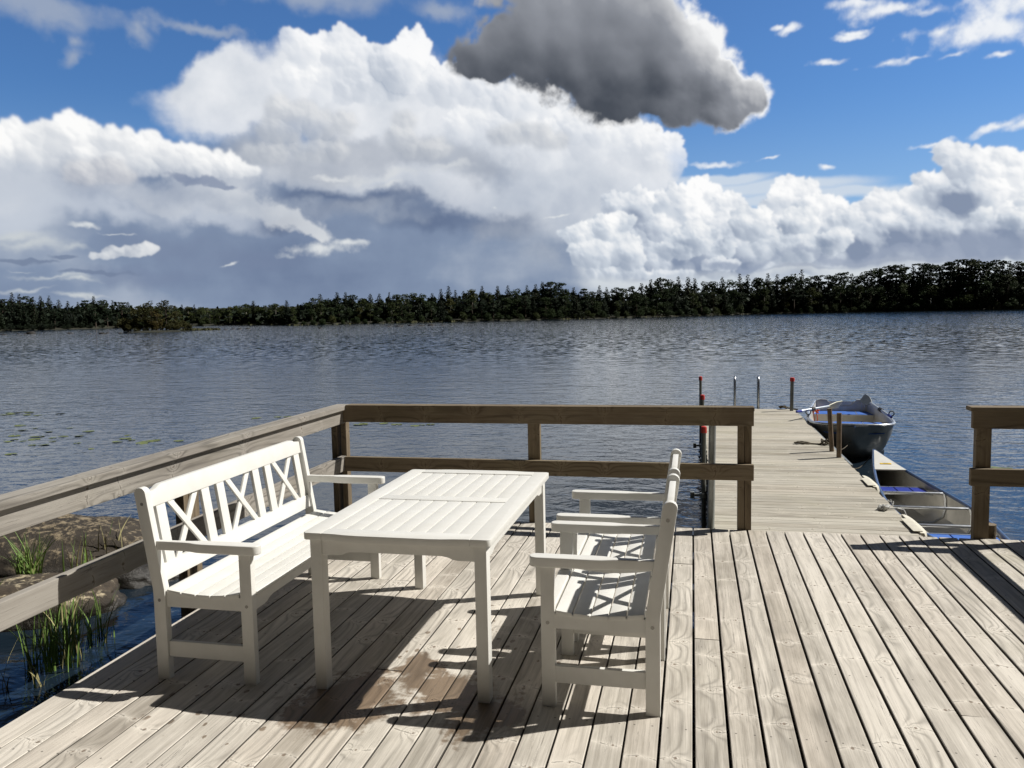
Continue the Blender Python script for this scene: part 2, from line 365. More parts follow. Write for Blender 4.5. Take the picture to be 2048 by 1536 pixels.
def build_sky():
    sun_data = bpy.data.lights.new('sun', 'SUN')
    sun_data.energy = 4.6
    sun_data.angle = R(0.55)
    sun_data.color = (1.0, 0.962, 0.895)
    sun = bpy.data.objects.new('sun', sun_data)
    COL.objects.link(sun)
    sun.rotation_euler = SUN_DIR.to_track_quat('Z', 'Y').to_euler()
    sun.location = SUN_DIR*60

    world = bpy.data.worlds.new('World'); scene.world = world
    world.use_nodes = True
    nt = world.node_tree
    for n in list(nt.nodes): nt.nodes.remove(n)
    tc = nt.nodes.new('ShaderNodeTexCoord')
    D = S(nt, tc.outputs['Generated'])
    dx, dy, dz = sep(nt, D)
    U = mt(nt, 'ARCTAN2', dx, dy)*FPX
    W = mt(nt, 'ARCSINE', dz)*FPX
    sky = nt.nodes.new('ShaderNodeTexSky'); sky.sky_type = 'NISHITA'; sky.sun_disc = False
    sky.sun_elevation = SUN_EL
    sky.sun_rotation = math.atan2(SUN_DIR.x, SUN_DIR.y)
    sky.altitude = 100; sky.air_density = 1.0; sky.dust_density = 0.6; sky.ozone_density = 1.6
    E = 10.0
    def e3(*c): return tuple(v*E for v in c)
    col = vm(nt, 'MULTIPLY', S(nt, sky.outputs[0]), (.43, .71, 1.06))
    col = mixc(nt, sstep(nt, W, -40.0, 420.0, .5, 0.0), col, e3(.47, .60, .78))
    # the rest of the sky: dimmed overhead with thin broken cloud, a made-up dark rear to cut fill
    P = xyz(nt, dx*2.2, dy*2.2, dz*5.0)
    q = noise(nt, P, 1.0, 6, .56)
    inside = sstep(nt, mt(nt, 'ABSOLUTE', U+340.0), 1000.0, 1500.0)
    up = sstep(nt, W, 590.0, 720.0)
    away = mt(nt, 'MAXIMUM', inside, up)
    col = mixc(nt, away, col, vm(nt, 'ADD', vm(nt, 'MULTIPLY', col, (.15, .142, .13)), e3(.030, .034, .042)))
    col = mixc(nt, sstep(nt, q, .50, .68)*away*.6, col, e3(.16, .165, .175))
    band = sstep(nt, W+(q-.5)*500.0, 420.0, 60.0)*away
    col = mixc(nt, band*.85, col, ramp(nt, q, (.40, e3(.20, .25, .35)), (.62, e3(.42, .47, .55))))
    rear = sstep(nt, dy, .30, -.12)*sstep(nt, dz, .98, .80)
    col = mixc(nt, rear*.95, col, e3(.026, .024, .020))  # unseen dark sky added behind the camera to hold back fill light
    # the clouds in front
    rgb, al = cloud_field()
    h, w = al.shape
    img = bpy.data.images.new('cloud_field', w, h, alpha=True, float_buffer=True)
    img.colorspace_settings.name = 'Linear Rec.709'
    img.alpha_mode = 'CHANNEL_PACKED'
    img.pixels.foreach_set(np.dstack([rgb, al]).astype(np.float32).ravel())
    img.update()
    tex = nt.nodes.new('ShaderNodeTexImage'); tex.image = img; tex.extension = 'EXTEND'; tex.interpolation = 'Cubic'
    put(nt, tex.inputs[0], xyz(nt, (U-SKY_U0)/(SKY_U1-SKY_U0), (W-SKY_W0)/(SKY_W1-SKY_W0), 0.0))
    edge = mt(nt, 'MULTIPLY', sstep(nt, U, SKY_U0, SKY_U0+160, 0.0, 1.0), sstep(nt, U, SKY_U1-60, SKY_U1-160, 0.0, 1.0))
    edge = mt(nt, 'MULTIPLY', edge, sstep(nt, W, SKY_W1, SKY_W1-40, 0.0, 1.0))
    col = mixc(nt, S(nt, tex.outputs['Alpha'])*edge, col, vm(nt, 'SCALE', S(nt, tex.outputs['Color']), E))
    col = mixc(nt, sstep(nt, W, -6.0, -60.0), col, e3(.05, .06, .07))
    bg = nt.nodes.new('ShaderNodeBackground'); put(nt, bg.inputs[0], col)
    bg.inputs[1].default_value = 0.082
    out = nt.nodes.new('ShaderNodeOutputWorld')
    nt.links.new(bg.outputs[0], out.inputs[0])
build_sky()
scene.view_settings.view_transform = 'Standard'
scene.view_settings.look = 'None'
scene.view_settings.exposure = 0.285
scene.view_settings.gamma = 1.0
# ------------------------------------------------------------------ mesh tools
class MB:
    "collects shapes into one mesh"
    def __init__(s): s.v = []; s.f = []; s.m = []; s.mi = 0
    def add(s, verts, faces):
        b = len(s.v); s.v.extend([tuple(p) for p in verts])
        for f in faces: s.f.append([b+i for i in f]); s.m.append(s.mi)
        return s
    def bm(s, bm):
        bm.verts.index_update()
        return s.add([v.co[:] for v in bm.verts], [[v.index for v in f.verts] for f in bm.faces])
    def box(s, x0, x1, y0, y1, z0, z1, bev=0.0, seg=2, jit=None):
        b = bmesh.new()
        bmesh.ops.create_cube(b, size=1)
        for v in b.verts:
            v.co = Vector(((x0+x1)/2+v.co.x*(x1-x0), (y0+y1)/2+v.co.y*(y1-y0), (z0+z1)/2+v.co.z*(z1-z0)))
            if jit: v.co = jit(v.co)
        if bev: bmesh.ops.bevel(b, geom=b.edges[:], offset=bev, segments=seg, profile=.6, affect='EDGES')
        s.bm(b); b.free(); return s
    def hexa(s, p, bev=0.0, seg=2):
        "eight corners: four below, four above, both anticlockwise"
        b = bmesh.new(); vs = [b.verts.new(q) for q in p]
        for f in ((3, 2, 1, 0), (4, 5, 6, 7), (0, 1, 5, 4), (1, 2, 6, 5), (2, 3, 7, 6), (3, 0, 4, 7)): b.faces.new([vs[i] for i in f])
        bmesh.ops.recalc_face_normals(b, faces=b.faces[:])
        if bev: bmesh.ops.bevel(b, geom=b.edges[:], offset=bev, segments=seg, profile=.6, affect='EDGES')
        s.bm(b); b.free(); return s
    def prism(s, poly, place, t0, t1, bev=0.0, seg=2):
        "a flat outline given thickness; place(a, b, t) says where it goes"
        b = bmesh.new(); n = len(poly)
        lo = [b.verts.new(place(a, c, t0)) for a, c in poly]
        hi = [b.verts.new(place(a, c, t1)) for a, c in poly]
        b.faces.new(lo[::-1]); b.faces.new(hi)
        for i in range(n): b.faces.new((lo[i], lo[(i+1) % n], hi[(i+1) % n], hi[i]))
        bmesh.ops.recalc_face_normals(b, faces=b.faces[:])
        if bev:
            caps = [e for e in b.edges if any(len(f.verts) == n and n > 4 for f in e.link_faces) or n == 4]
            bmesh.ops.bevel(b, geom=caps, offset=bev, segments=seg, profile=.6, affect='EDGES')
        s.bm(b); b.free(); return s
    def tube(s, pts, r, seg=8, caps=True, flat=1.0):
        pts = [Vector(p) for p in pts]; n = len(pts)
        rs = r if isinstance(r, (list, tuple)) else [r]*n
        verts = []; prev = None
        for i, p in enumerate(pts):
            d = (pts[min(i+1, n-1)]-pts[max(i-1, 0)]).normalized()
            if prev is None:
                a = Vector((0, 0, 1)) if abs(d.z) < .9 else Vector((1, 0, 0))
                u = d.cross(a).normalized()
            else:
                u = (prev-d*prev.dot(d)).normalized()
            w = d.cross(u); prev = u
            for k in range(seg):
                t = 2*math.pi*k/seg
                verts.append(p+u*(rs[i]*math.cos(t))+w*(rs[i]*math.sin(t)*flat))
        faces = []
        for i in range(n-1):
            for k in range(seg):
                a = i*seg+k; b = i*seg+(k+1) % seg
                faces.append((a, b, b+seg, a+seg))
        if caps:
            faces.append(tuple(range(seg-1, -1, -1))); faces.append(tuple(range((n-1)*seg, n*seg)))
        return s.add(verts, faces)
    def loft(s, rings, closed=True, cap0=False, cap1=False):
        k = len(rings[0]); verts = [p for r_ in rings for p in r_]; faces = []
        for i in range(len(rings)-1):
            for j in range(k if closed else k-1):
                a = i*k+j; b = i*k+(j+1) % k
                faces.append((a, b, b+k, a+k))
        if cap0: faces.append(tuple(range(k-1, -1, -1)))
        if cap1: faces.append(tuple(range((len(rings)-1)*k, len(rings)*k)))
        return s.add(verts, faces)
    def build(s, name, mats, parent=None, smooth=None, loc=None):
        me = bpy.data.meshes.new(name)
        me.from_pydata(s.v, [], s.f)
        if not isinstance(mats, (list, tuple)): mats = [mats]
        for m in mats: me.materials.append(m)
        if len(mats) > 1: me.polygons.foreach_set('material_index', s.m)
        if smooth is not None:
            me.shade_smooth()
            if smooth < 180: me.set_sharp_from_angle(angle=R(smooth))
        me.update()
        o = bpy.data.objects.new(name, me); COL.objects.link(o)
        if parent: o.parent = parent
        if loc: o.location = loc
        return o

def tag(o, label=None, cat=None, group=None, kind=None):
    if label: o['label'] = label
    if cat: o['category'] = cat
    if group: o['group'] = group
    if kind: o['kind'] = kind
    return o
def thing(name, label, cat, loc=(0, 0, 0), rz=0.0, group=None):
    o = bpy.data.objects.new(name, None); COL.objects.link(o)
    o.location = loc; o.rotation_euler = (0, 0, rz); o.empty_display_size = .2
    return tag(o, label, cat, group)
def copy_tree(o, parent=None):
    c = o.copy(); COL.objects.link(c)
    c.parent = parent
    for ch in [q for q in COL.objects if q.parent == o]: copy_tree(ch, c)
    return c
def rounded(pts, r, n=4):
    "outline with rounded corners"
    out = []; k = len(pts)
    for i in range(k):
        p = Vector(pts[i]); a = (Vector(pts[i-1])-p); b = (Vector(pts[(i+1) % k])-p)
        q = min(r, a.length*.45, b.length*.45)
        s0 = p+a.normalized()*q; s1 = p+b.normalized()*q
        for j in range(n+1):
            t = j/n
            out.append(tuple(s0*(1-t)**2+p*(2*t*(1-t))+s1*t*t))
    return out

# ------------------------------------------------------------------ materials
def material(name):
    m = bpy.data.materials.new(name); m.use_nodes = True
    nt = m.node_tree
    return m, nt, nt.nodes['Principled BSDF']
def bump_in(nt, bsdf, h, strength=.3, dist=.01, chain=None):
    b = nt.nodes.new('ShaderNodeBump'); put(nt, b.inputs['Height'], h)
    b.inputs['Strength'].default_value = strength; b.inputs['Distance'].default_value = dist
    if chain is not None: nt.links.new(chain, b.inputs['Normal'])
    nt.links.new(b.outputs[0], bsdf.inputs['Normal'])
    return b.outputs[0]
def obj_xyz(nt):
    tc = nt.nodes.new('ShaderNodeTexCoord'); p = S(nt, tc.outputs['Object'])
    return (p,)+tuple(sep(nt, p))
def plain(name, col, rough=.5, metal=0.0, var=.12, scale=6.0, bump=0.0, bscale=60.0, spec=.5, coat=0.0):
    m, nt, b = material(name)
    p, x, y, z = obj_xyz(nt)
    n = noise(nt, p, scale, 5, .6)
    c = mixc(nt, sstep(nt, n, .3, .7, smooth=False), tuple(v*(1-var) for v in col), tuple(min(1, v*(1+var)) for v in col))
    put(nt, b.inputs['Base Color'], c)
    put(nt, b.inputs['Roughness'], sstep(nt, noise(nt, p, scale*2.3, 4, .6), .25, .75, max(.03, rough-.08), rough+.08))
    b.inputs['Metallic'].default_value = metal
    b.inputs['Specular IOR Level'].default_value = spec
    b.inputs['Coat Weight'].default_value = coat
    if bump: bump_in(nt, b, noise(nt, p, bscale, 4, .6), bump, .004)
    return m

def white_noise(nt, v, w):
    n = nt.nodes.new('ShaderNodeTexWhiteNoise'); n.noise_dimensions = '2D'
    put(nt, n.inputs['Vector'], xyz(nt, v, w, 0.0))
    return sep(nt, S(nt, n.outputs['Color']))
def wood(name, axis, light, dark, knotc=(.10, .07, .05), knots=1.0, rings=.5, rough=.78, deck=False, green=.0, speck=.25, vary=.55, cell=.36):
    m, nt, b = material(name)
    p, x, y, z = obj_xyz(nt)
    geo = nt.nodes.new('ShaderNodeNewGeometry')
    rnd = S(nt, geo.outputs['Random Per Island'])
    g = {'x': x, 'y': y, 'z': z}[axis]
    c = {'x': y+z, 'y': x+z, 'z': x+y}[axis]
    c0 = c+rnd*31.7; g0 = g+rnd*57.3
    ab = lambda v: mt(nt, 'ABSOLUTE', v)
    # whorls of knots: a pair of small knots with a shallow V of disturbed grain across the board
    ci = mt(nt, 'FLOOR', g0/cell)
    r1, r2, r3 = white_noise(nt, ci, rnd*91.0)
    q1, q2, q3 = white_noise(nt, ci+.37, rnd*57.0)
    gk = (ci+.25+r1*.5)*cell
    if deck: cl = (mt(nt, 'FRACT', (x+20*.128+.123)/.128)-.5)*.128
    else: cl = (mt(nt, 'FRACT', c0/.11)-.5)*.11
    wob = (noise(nt, xyz(nt, c0*28.0, g0*28.0, 3.0), 1.0, 3, .6)-.5)
    ca = (r2-.5)*.05
    dg = g0-gk
    vee = dg-(ab(cl-ca)*.34-.008)*(mt(nt, 'SIGN', r3-.5))+wob*.016
    here = sstep(nt, q1, .22, .26)*knots
    broken = sstep(nt, noise(nt, xyz(nt, c0*40.0, g0*14.0, 6.0), 1.0, 2, .5), .40, .58)
    whisk = sstep(nt, ab(vee), .0052, .0012)*here*broken
    halo = mt(nt, 'EXPONENT', ab(vee)*-75.0)*here
    k1 = xyz(nt, (cl-ca)+wob*.006, dg*.72, 0.0)
    kd = vm(nt, 'LENGTH', k1, out=1)
    cb = ca+(q2-.5)*.09
    k2 = xyz(nt, (cl-cb)+wob*.006, (dg-ab(cb-ca)*.34*mt(nt, 'SIGN', r3-.5))*.72, 0.0)
    kd = mt(nt, 'MINIMUM', kd, vm(nt, 'LENGTH', k2, out=1)+.003)
    kr = .0045+q3*.0055
    knot = sstep(nt, kd, kr, kr*.45)*here
    near = mt(nt, 'EXPONENT', kd*-50.0)*here
    # annual rings drawn out along the board and bent round the knots
    lowf = noise(nt, xyz(nt, c0*4.5, g0*.50, rnd*9.0), 1.0, 2, .5)
    fld = c0*115.0+lowf*46.0+near*24.0
    rg = mt(nt, 'SINE', fld*1.0)
    rg = mt(nt, 'POWER', rg*.5+.5, 3.0)
    band = sstep(nt, noise(nt, xyz(nt, c0*7.0, g0*.5, 4.0), 1.0, 3, .5), .40, .60)
    fine = noise(nt, xyz(nt, c0*170.0, g0*5.0, rnd*5.0), 1.0, 4, .65)
    mid = noise(nt, xyz(nt, c0*38.0, g0*1.3, rnd*5.0), 1.0, 4, .6)
    blot = noise(nt, xyz(nt, c0*5.0, g0*1.6, rnd*20.0), 1.0, 5, .6)
    tone = rnd*vary+(blot-.5)*1.9+(fine-.5)*1.0+(mid-.5)*1.3+.34
    col = mixc(nt, sstep(nt, tone, 0.0, 1.0, smooth=False), dark, light)
    hue = white_noise(nt, rnd*77.0, 3.0)[0]
    col = mixc(nt, sstep(nt, hue, .55, 1.0)*.30, col, mixc(nt, 1.0, col, (1.0, .92, .86), 'MULTIPLY'))
    col = mixc(nt, rg*band*rings, col, tuple(v*.48 for v in dark))
    col = mixc(nt, halo*.55, col, tuple(min(.85, v*1.25) for v in light))
    col = mixc(nt, whisk*.70, col, tuple(v*.50 for v in dark))
    col = mixc(nt, knot*.85, col, knotc)
    # checks: hair cracks along the grain
    ck = noise(nt, xyz(nt, c0*60.0, g0*.9, 8.0+rnd*3.0), 1.0, 3, .5)
    crack = sstep(nt, ab(ck-.5), .008, .0)*sstep(nt, blot, .47, .60)
    col = mixc(nt, crack*.6, col, tuple(v*.3 for v in dark))
    sp = noise(nt, xyz(nt, c*90.0, g*90.0, 2.0), 1.0, 2, .5)
    col = mixc(nt, sstep(nt, sp, .70, .76)*speck, col, tuple(v*.4 for v in dark))
    rgh = rough
    height = fine*.5-rg*band*.5-crack*2.0-knot*.3-whisk*.8+halo*.3
    if green:
        gn = sstep(nt, noise(nt, p, 1.3, 4, .6), .46, .70)
        if deck: gn = gn*sstep(nt, x+y*.5, 2.6, 5.0, .35, 2.2)
        col = mixc(nt, gn*green, col, (.33, .315, .17))
    if deck:
        # nail heads over the joists
        yy = ab(mt(nt, 'FRACT', (y+20.0)/.6)-.5)*.6
        tt = ab(ab(cl)/.128-.27)*.128
        nd = mt(nt, 'SQRT', yy*yy+tt*tt)
        nail = sstep(nt, nd, .0050, .0032)
        col = mixc(nt, nail*.8, col, (.08, .07, .06))
        # wet patches left by a wash-down, and single drops
        wob3 = vm(nt, 'SCALE', vm(nt, 'SUBTRACT', noise(nt, p, 3.0, 4, .6, out='Color'), (.5, .5, .5)), .55)
        q = vm(nt, 'ADD', p, wob3)
        def spot(cx, cy, rx, ry):
            k = vm(nt, 'MULTIPLY_ADD', q, (1/rx, 1/ry, 0), (-cx/rx, -cy/ry, 0))
            return 1.0-vm(nt, 'LENGTH', k, out=1)
        s1 = mt(nt, 'MAXIMUM', spot(-1.04, 3.24, .26, .26), spot(-1.47, 3.06, .26, .34))
        s1 = mt(nt, 'MAXIMUM', s1, spot(-1.24, 3.42, .14, .14))
        s1 = mt(nt, 'MAXIMUM', s1, spot(-.82, 3.04, .18, .26))
        streak = (mid-.5)*.7
        wet = sstep(nt, s1*1.2+(noise(nt, p, 11.0, 5, .65)-.5)*1.6+streak, .08, .46)
        area = mt(nt, 'MAXIMUM', spot(-1.02, 3.62, .55, .62), spot(-1.75, 2.95, .55, .40))
        dv = nt.nodes.new('ShaderNodeTexVoronoi'); dv.voronoi_dimensions = '2D'
        wob4 = vm(nt, 'SCALE', vm(nt, 'SUBTRACT', noise(nt, p, 40.0, 2, .6, out='Color'), (.5, .5, .5)), .022)
        put(nt, dv.inputs['Vector'], vm(nt, 'MULTIPLY', vm(nt, 'ADD', p, wob4), (1.25, .8, 1))); dv.inputs['Scale'].default_value = 12.0
        da, db, dc = sep(nt, S(nt, dv.outputs['Color']))
        dr = .004+dc*.015
        drop = sstep(nt, S(nt, dv.outputs['Distance'])/12.0, dr, dr*.7)*sstep(nt, db, .60, .64)*sstep(nt, area+(noise(nt, p, 5.0, 2, .5)-.5)*.8, .05, .25)
        wet = mt(nt, 'MAXIMUM', wet*.9, drop*.75)
        col = mixc(nt, wet, col, mixc(nt, 1.0, col, (.30, .22, .150), 'MULTIPLY'))
        rgh = sstep(nt, wet, 0.0, 1.0, rough, .40)
    if deck or axis == 'x':                             # board edges darkened: painted shade for the gaps
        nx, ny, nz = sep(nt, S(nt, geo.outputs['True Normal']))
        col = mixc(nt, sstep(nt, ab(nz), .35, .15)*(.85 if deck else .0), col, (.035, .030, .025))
    put(nt, b.inputs['Base Color'], col)
    put(nt, b.inputs['Roughness'], rgh)
    b.inputs['Specular IOR Level'].default_value = .35
    bump_in(nt, b, height, .45, .0035)
    return m

M = {}
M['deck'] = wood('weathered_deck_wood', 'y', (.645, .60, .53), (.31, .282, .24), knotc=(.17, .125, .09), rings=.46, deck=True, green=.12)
M['jetty'] = wood('weathered_jetty_wood', 'x', (.50, .468, .40), (.275, .252, .208), knotc=(.16, .12, .08), rings=.28, green=.16, knots=.8, vary=.75)
M['rail_y'] = wood('railing_wood_lit', 'y', (.335, .31, .275), (.20, .18, .155), rings=.7, green=.06)  # sunlit copy of the railing timber, paler and greyer
M['rail_x'] = wood('railing_wood_shaded', 'x', (.215, .17, .115), (.115, .085, .052), rings=.62, green=.10)  # same timber, the shade on its near faces put into the colour
M['post'] = wood('railing_post_shaded', 'z', (.215, .17, .115), (.115, .085, .052), rings=.5, green=.10)  # posts share the tone darkened for shade
M['beam'] = wood('dark_beam_wood', 'x', (.14, .115, .085), (.085, .07, .05), rings=.3)

def white_paint():
    m, nt, b = material('white_painted_wood')
    p, x, y, z = obj_xyz(nt)
    n1 = noise(nt, p, 9.0, 5, .6); n2 = noise(nt, vm(nt, 'MULTIPLY', p, (60, 60, 8)), 1.0, 3, .6)
    c = mixc(nt, sstep(nt, n1, .3, .75), (.745, .738, .70), (.69, .68, .64))
    c = mixc(nt, sstep(nt, noise(nt, p, 45.0, 4, .7), .66, .80)*.30, c, (.46, .42, .34))
    put(nt, b.inputs['Base Color'], c)
    put(nt, b.inputs['Roughness'], sstep(nt, n1, .2, .8, .36, .52))
    b.inputs['Specular IOR Level'].default_value = .4
    bump_in(nt, b, n2*.6+n1*.4, .12, .002)
    return m
M['white'] = white_paint()
M['bolt'] = plain('bolt_steel', (.30, .29, .27), .45, .9)
M['galv'] = plain('galvanised_steel', (.34, .36, .35), .48, .55, var=.22, scale=9, bump=.1)
M['galv_dark'] = plain('weathered_steel_tube', (.155, .165, .155), .5, .45, var=.3, scale=7, bump=.12)
M['rust'] = plain('rusty_steel_tube', (.17, .125, .085), .7, .15, var=.4, scale=11, bump=.2)
M['red_cap'] = plain('red_plastic', (.50, .045, .035), .45, var=.15)
M['chrome'] = plain('stainless_steel', (.45, .47, .49), .25, .95, var=.1)
M['fender'] = plain('cream_plastic', (.66, .62, .51), .5, var=.12, scale=12)
M['rope'] = plain('old_rope', (.085, .072, .05), .9, var=.35, scale=40, bump=.4, bscale=160)
M['rope_white'] = plain('pale_rope', (.52, .52, .50), .85, var=.3, scale=40, bump=.4, bscale=160)
# ------------------------------------------------------------------ deck, railings, jetty
FAR = 6.08
def build_deck():
    rng = random.Random(3)
    t = thing('wooden_deck', 'broad sun deck of weathered pale boards running towards the lake', 'deck', (0, 0, 0))
    mb = MB()
    edges = [-.123+.128*i for i in range(0, 21)]
    left = [-.123-.12935*i for i in range(20, 0, -1)]
    xs = left+edges
    for i in range(len(xs)-1):
        gap = .0072 if xs[i] < -.15 else .0112
        a, b = xs[i]+gap/2, xs[i+1]-gap/2
        cuts = [-2.4]
        joint = rng.random()
        if joint < .75: cuts.append(rng.choice([.9, 1.5, 2.1, 2.7, 3.3, 3.9, 4.5, 5.1])+.1)
        cuts.append(FAR+rng.uniform(-.004, .004))
        for y0, y1 in zip(cuts[:-1], cuts[1:]):
            dz = rng.uniform(-.0014, .0014); tw = rng.uniform(-.0012, .0012)
            ya = y0+.0012; yb = y1-.0012
            c = .0028
            prof = [(a, -.028), (a, -c), (a+c, 0), (b-c, 0), (b, -c), (b, -.028)]
            r0 = [(px, ya, pz+dz+(tw if px > (a+b)/2 else -tw)) for px, pz in prof]
            r1 = [(px, yb, pz+dz-(tw if px > (a+b)/2 else -tw)) for px, pz in prof]
            mb.loft([r0, r1], cap0=True, cap1=True)
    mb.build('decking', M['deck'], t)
    fr = MB()
    y = FAR-.10
    while y > -2.4:
        fr.box(-2.66, 2.40, y-.0225, y+.0225, -.148, -.030)
        y -= .6
    fr.box(-2.685, -2.64, -2.4, FAR-.13, -.150, -.032)
    for yy in (.4, 3.2, 5.75):
        fr.box(-2.60, 2.40, yy-.04, yy+.04, -.30, -.150)
    for xx in (-2.45, -.9, .8, 2.3):
        for yy in (.4, 3.2, 5.75):
            fr.tube([(xx, yy, -1.6), (xx, yy, -.30)], .06, 10)
    fr.build('support_frame', M['beam'], t)
build_deck()

def plank_post(mb, x0, x1, y0, y1, z0, z1):
    mb.box(x0, x1, y0, y1, z0, z1, .004)

def railing_corner():
    t = thing('deck_railing', 'L-shaped brown timber railing round the table and benches', 'railing', (-2.72, FAR, 0))
    o = Vector((-2.72, FAR, 0))
    def B(name, boxes, mat, label=None):
        mb = MB()
        for (x0, x1, y0, y1, z0, z1) in boxes:
            n = 1
            mb.box(x0-o.x, x1-o.x, y0-o.y, y1-o.y, z0, z1, .004)
        q = mb.build(name, mat, t)
        if label: q['label'] = label
        return q
    y0, y1 = FAR-.048, FAR-.003
    # along the lake end
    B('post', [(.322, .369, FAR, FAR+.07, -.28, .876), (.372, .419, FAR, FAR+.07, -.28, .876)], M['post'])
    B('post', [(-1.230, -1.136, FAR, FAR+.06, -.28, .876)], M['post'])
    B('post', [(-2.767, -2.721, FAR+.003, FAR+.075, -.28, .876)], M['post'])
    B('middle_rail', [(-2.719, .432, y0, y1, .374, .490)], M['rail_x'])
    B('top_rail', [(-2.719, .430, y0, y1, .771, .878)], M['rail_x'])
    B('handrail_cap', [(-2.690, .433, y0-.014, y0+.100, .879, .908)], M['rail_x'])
    # down the left side
    B('post', [(-2.838, -2.792, FAR-.02, FAR+.075, -.28, .862)], M['post'])
    for yy in (3.985, 1.95):
        B('post', [(-2.825, -2.768, yy, yy+.048, -.3, .862), (-2.820, -2.768, yy+.052, yy+.145, -.3, .862)], M['post'])
    B('middle_rail', [(-2.766, -2.721, .9, FAR-.004, .375, .492)], M['rail_y'], 'long grey middle rail in the shade of the bench')
    B('top_rail', [(-2.766, -2.721, .9, FAR-.004, .758, .864)], M['rail_y'])
    B('handrail_cap', [(-2.812, -2.693, .9, FAR+.052, .868, .904)], M['rail_y'])
railing_corner()

def railing_right():
    t = thing('deck_railing', 'short dark timber railing beside the canoe', 'railing', (1.94, FAR, 0))
    o = Vector((1.94, FAR, 0))
    def B(name, boxes, mat):
        mb = MB()
        for (x0, x1, y0, y1, z0, z1) in boxes: mb.box(x0-o.x, x1-o.x, y0-o.y, y1-o.y, z0, z1, .004)
        return mb.build(name, mat, t)
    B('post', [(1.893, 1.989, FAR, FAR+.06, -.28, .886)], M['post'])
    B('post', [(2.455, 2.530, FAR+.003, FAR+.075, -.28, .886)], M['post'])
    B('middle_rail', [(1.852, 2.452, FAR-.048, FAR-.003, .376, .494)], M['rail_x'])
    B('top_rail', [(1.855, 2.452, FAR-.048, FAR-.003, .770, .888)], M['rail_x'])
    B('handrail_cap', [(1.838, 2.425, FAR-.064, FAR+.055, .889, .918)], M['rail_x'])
    # round the corner and back along the deck
    for yy in (4.1, 2.1, .1): B('post', [(2.500, 2.560, yy, yy+.096, -.28, .880)], M['post'])
    B('middle_rail', [(2.454, 2.498, -2.2, FAR-.002, .376, .492)], M['rail_y'])
    B('top_rail', [(2.454, 2.498, -2.2, FAR-.002, .762, .880)], M['rail_y'])
    B('handrail_cap', [(2.428, 2.545, -2.2, FAR+.055, .886, .918)], M['rail_y'])
    st = MB(); st.tube([(2.03, FAR+.12, -1.4), (2.03, FAR+.12, .075)], .045, 12)
    tag(st.build('mooring_post', M['post'], smooth=40), 'stubby brown timber pile just behind the short railing post', 'post')
railing_right()

JX0, JX1, JY1, JZ = .165, 1.625, 14.03, -.055
def build_jetty():
    rng = random.Random(5)
    t = thing('jetty', 'long narrow jetty of pale cross boards leading out onto the lake', 'jetty', ((JX0+JX1)/2, 6.1, JZ))
    o = Vector(((JX0+JX1)/2, 6.1, JZ))
    mb = MB(); y = 6.11; step = .1035
    while y+step < JY1+.01:
        a, b = y+.0022, y+step-.0022
        e0, e1 = JX0+rng.uniform(-.006, .006), JX1+rng.uniform(-.006, .006)
        dz = rng.uniform(-.0018, .0018); c = .003
        prof = [(a, -.028), (a, -c), (a+c, 0), (b-c, 0), (b, -c), (b, -.028)]
        mb.loft([[(e0-o.x, py-o.y, pz+dz) for py, pz in prof], [(e1-o.x, py-o.y, pz-dz) for py, pz in prof]], cap0=True, cap1=True)
        y += step
    mb.build('decking', M['jetty'], t)
    fr = MB()
    for x in (JX0+.05, (JX0+JX1)/2, JX1-.05): fr.box(x-.03-o.x, x+.03-o.x, .02, JY1-o.y-.02, -.20, -.031)
    for yy in (.7, 2.8, 5.0, 7.2): fr.box(JX0+.02-o.x, JX1-.02-o.x, yy, yy+.5, -.52, -.20)
    fr.build('support_frame', M['beam'], t)
    ed = MB(); ed.box(JX1+.008-o.x, JX1+.032-o.x, 3.0, 4.35, -.12, -.004, .003)
    ed.box(JX1+.008-o.x, JX1+.028-o.x, 4.6, 7.8, -.12, -.012, .003)
    ed.build('edge_strip', M['galv'], t)
build_jetty()

def pole(x0, y0, z0, x1, y1, z1, r, mat, label, cap=True, ring=None, name='mooring_pole', group=None):
    t = thing(name, label, 'pole', (x0, y0, 0), group=group)
    b = Vector((0, 0, z0)); e = Vector((x1-x0, y1-y0, z1))
    mb = MB(); mb.tube([b+(e-b)*k/6 for k in range(7)], r, 14); mb.build('tube', mat, t, smooth=40)
    if cap:
        d = (e-b).normalized(); c = MB()
        c.tube([e-d*.045, e-d*.002, e+d*.012, e+d*.018], [r*1.32, r*1.32, r*1.2, r*.7], 14)
        c.build('cap', M['red_cap'], t, smooth=40)
    if ring is not None:
        c = MB()
        for zz in ring:
            c.tube([(0, 0, zz-.02), (0, 0, zz+.02)], r*1.7, 12)
            c.box(-.105, .02, -.012, .012, zz-.012, zz+.012)
            c.box(-.125, -.085, -.022, .022, zz-.03, zz+.03, .004)
            c.box(.02, .09, -.02, .02, zz-.02, zz+.02)
        c.build('bracket', M['galv'], t, smooth=30)
    return t
G1 = 'red-capped mooring poles down the jetty'
pole(.105, 7.811, -1.4, .105, 7.811, .5, .022, M['galv_dark'], 'pale grey red-capped pole, nearest the deck on the jetty side', ring=(-.14,), group=G1)
pole(.135, 10.69, -1.4, .127, 10.692, .5, .022, M['galv_dark'], 'red-capped pole half way out along the jetty edge', ring=(-.14,), group=G1)
pole(.135, 13.573, -1.4, .130, 13.573, .5, .022, M['galv_dark'], 'red-capped pole at the outer corner opposite the rowing boat', ring=(-.14,), group=G1)
p4 = at_y(1588.5, 818, 13.75); p5 = at_y(1584.5, 757, 13.75)
pole(p4.x-.05, 13.75, -1.2, p5.x, 13.75, p5.z, .028, M['galv_dark'], 'leaning red-capped pole at the jetty corner by the oars', group=G1)
G2 = 'bare rusty poles beside the rowing boat'
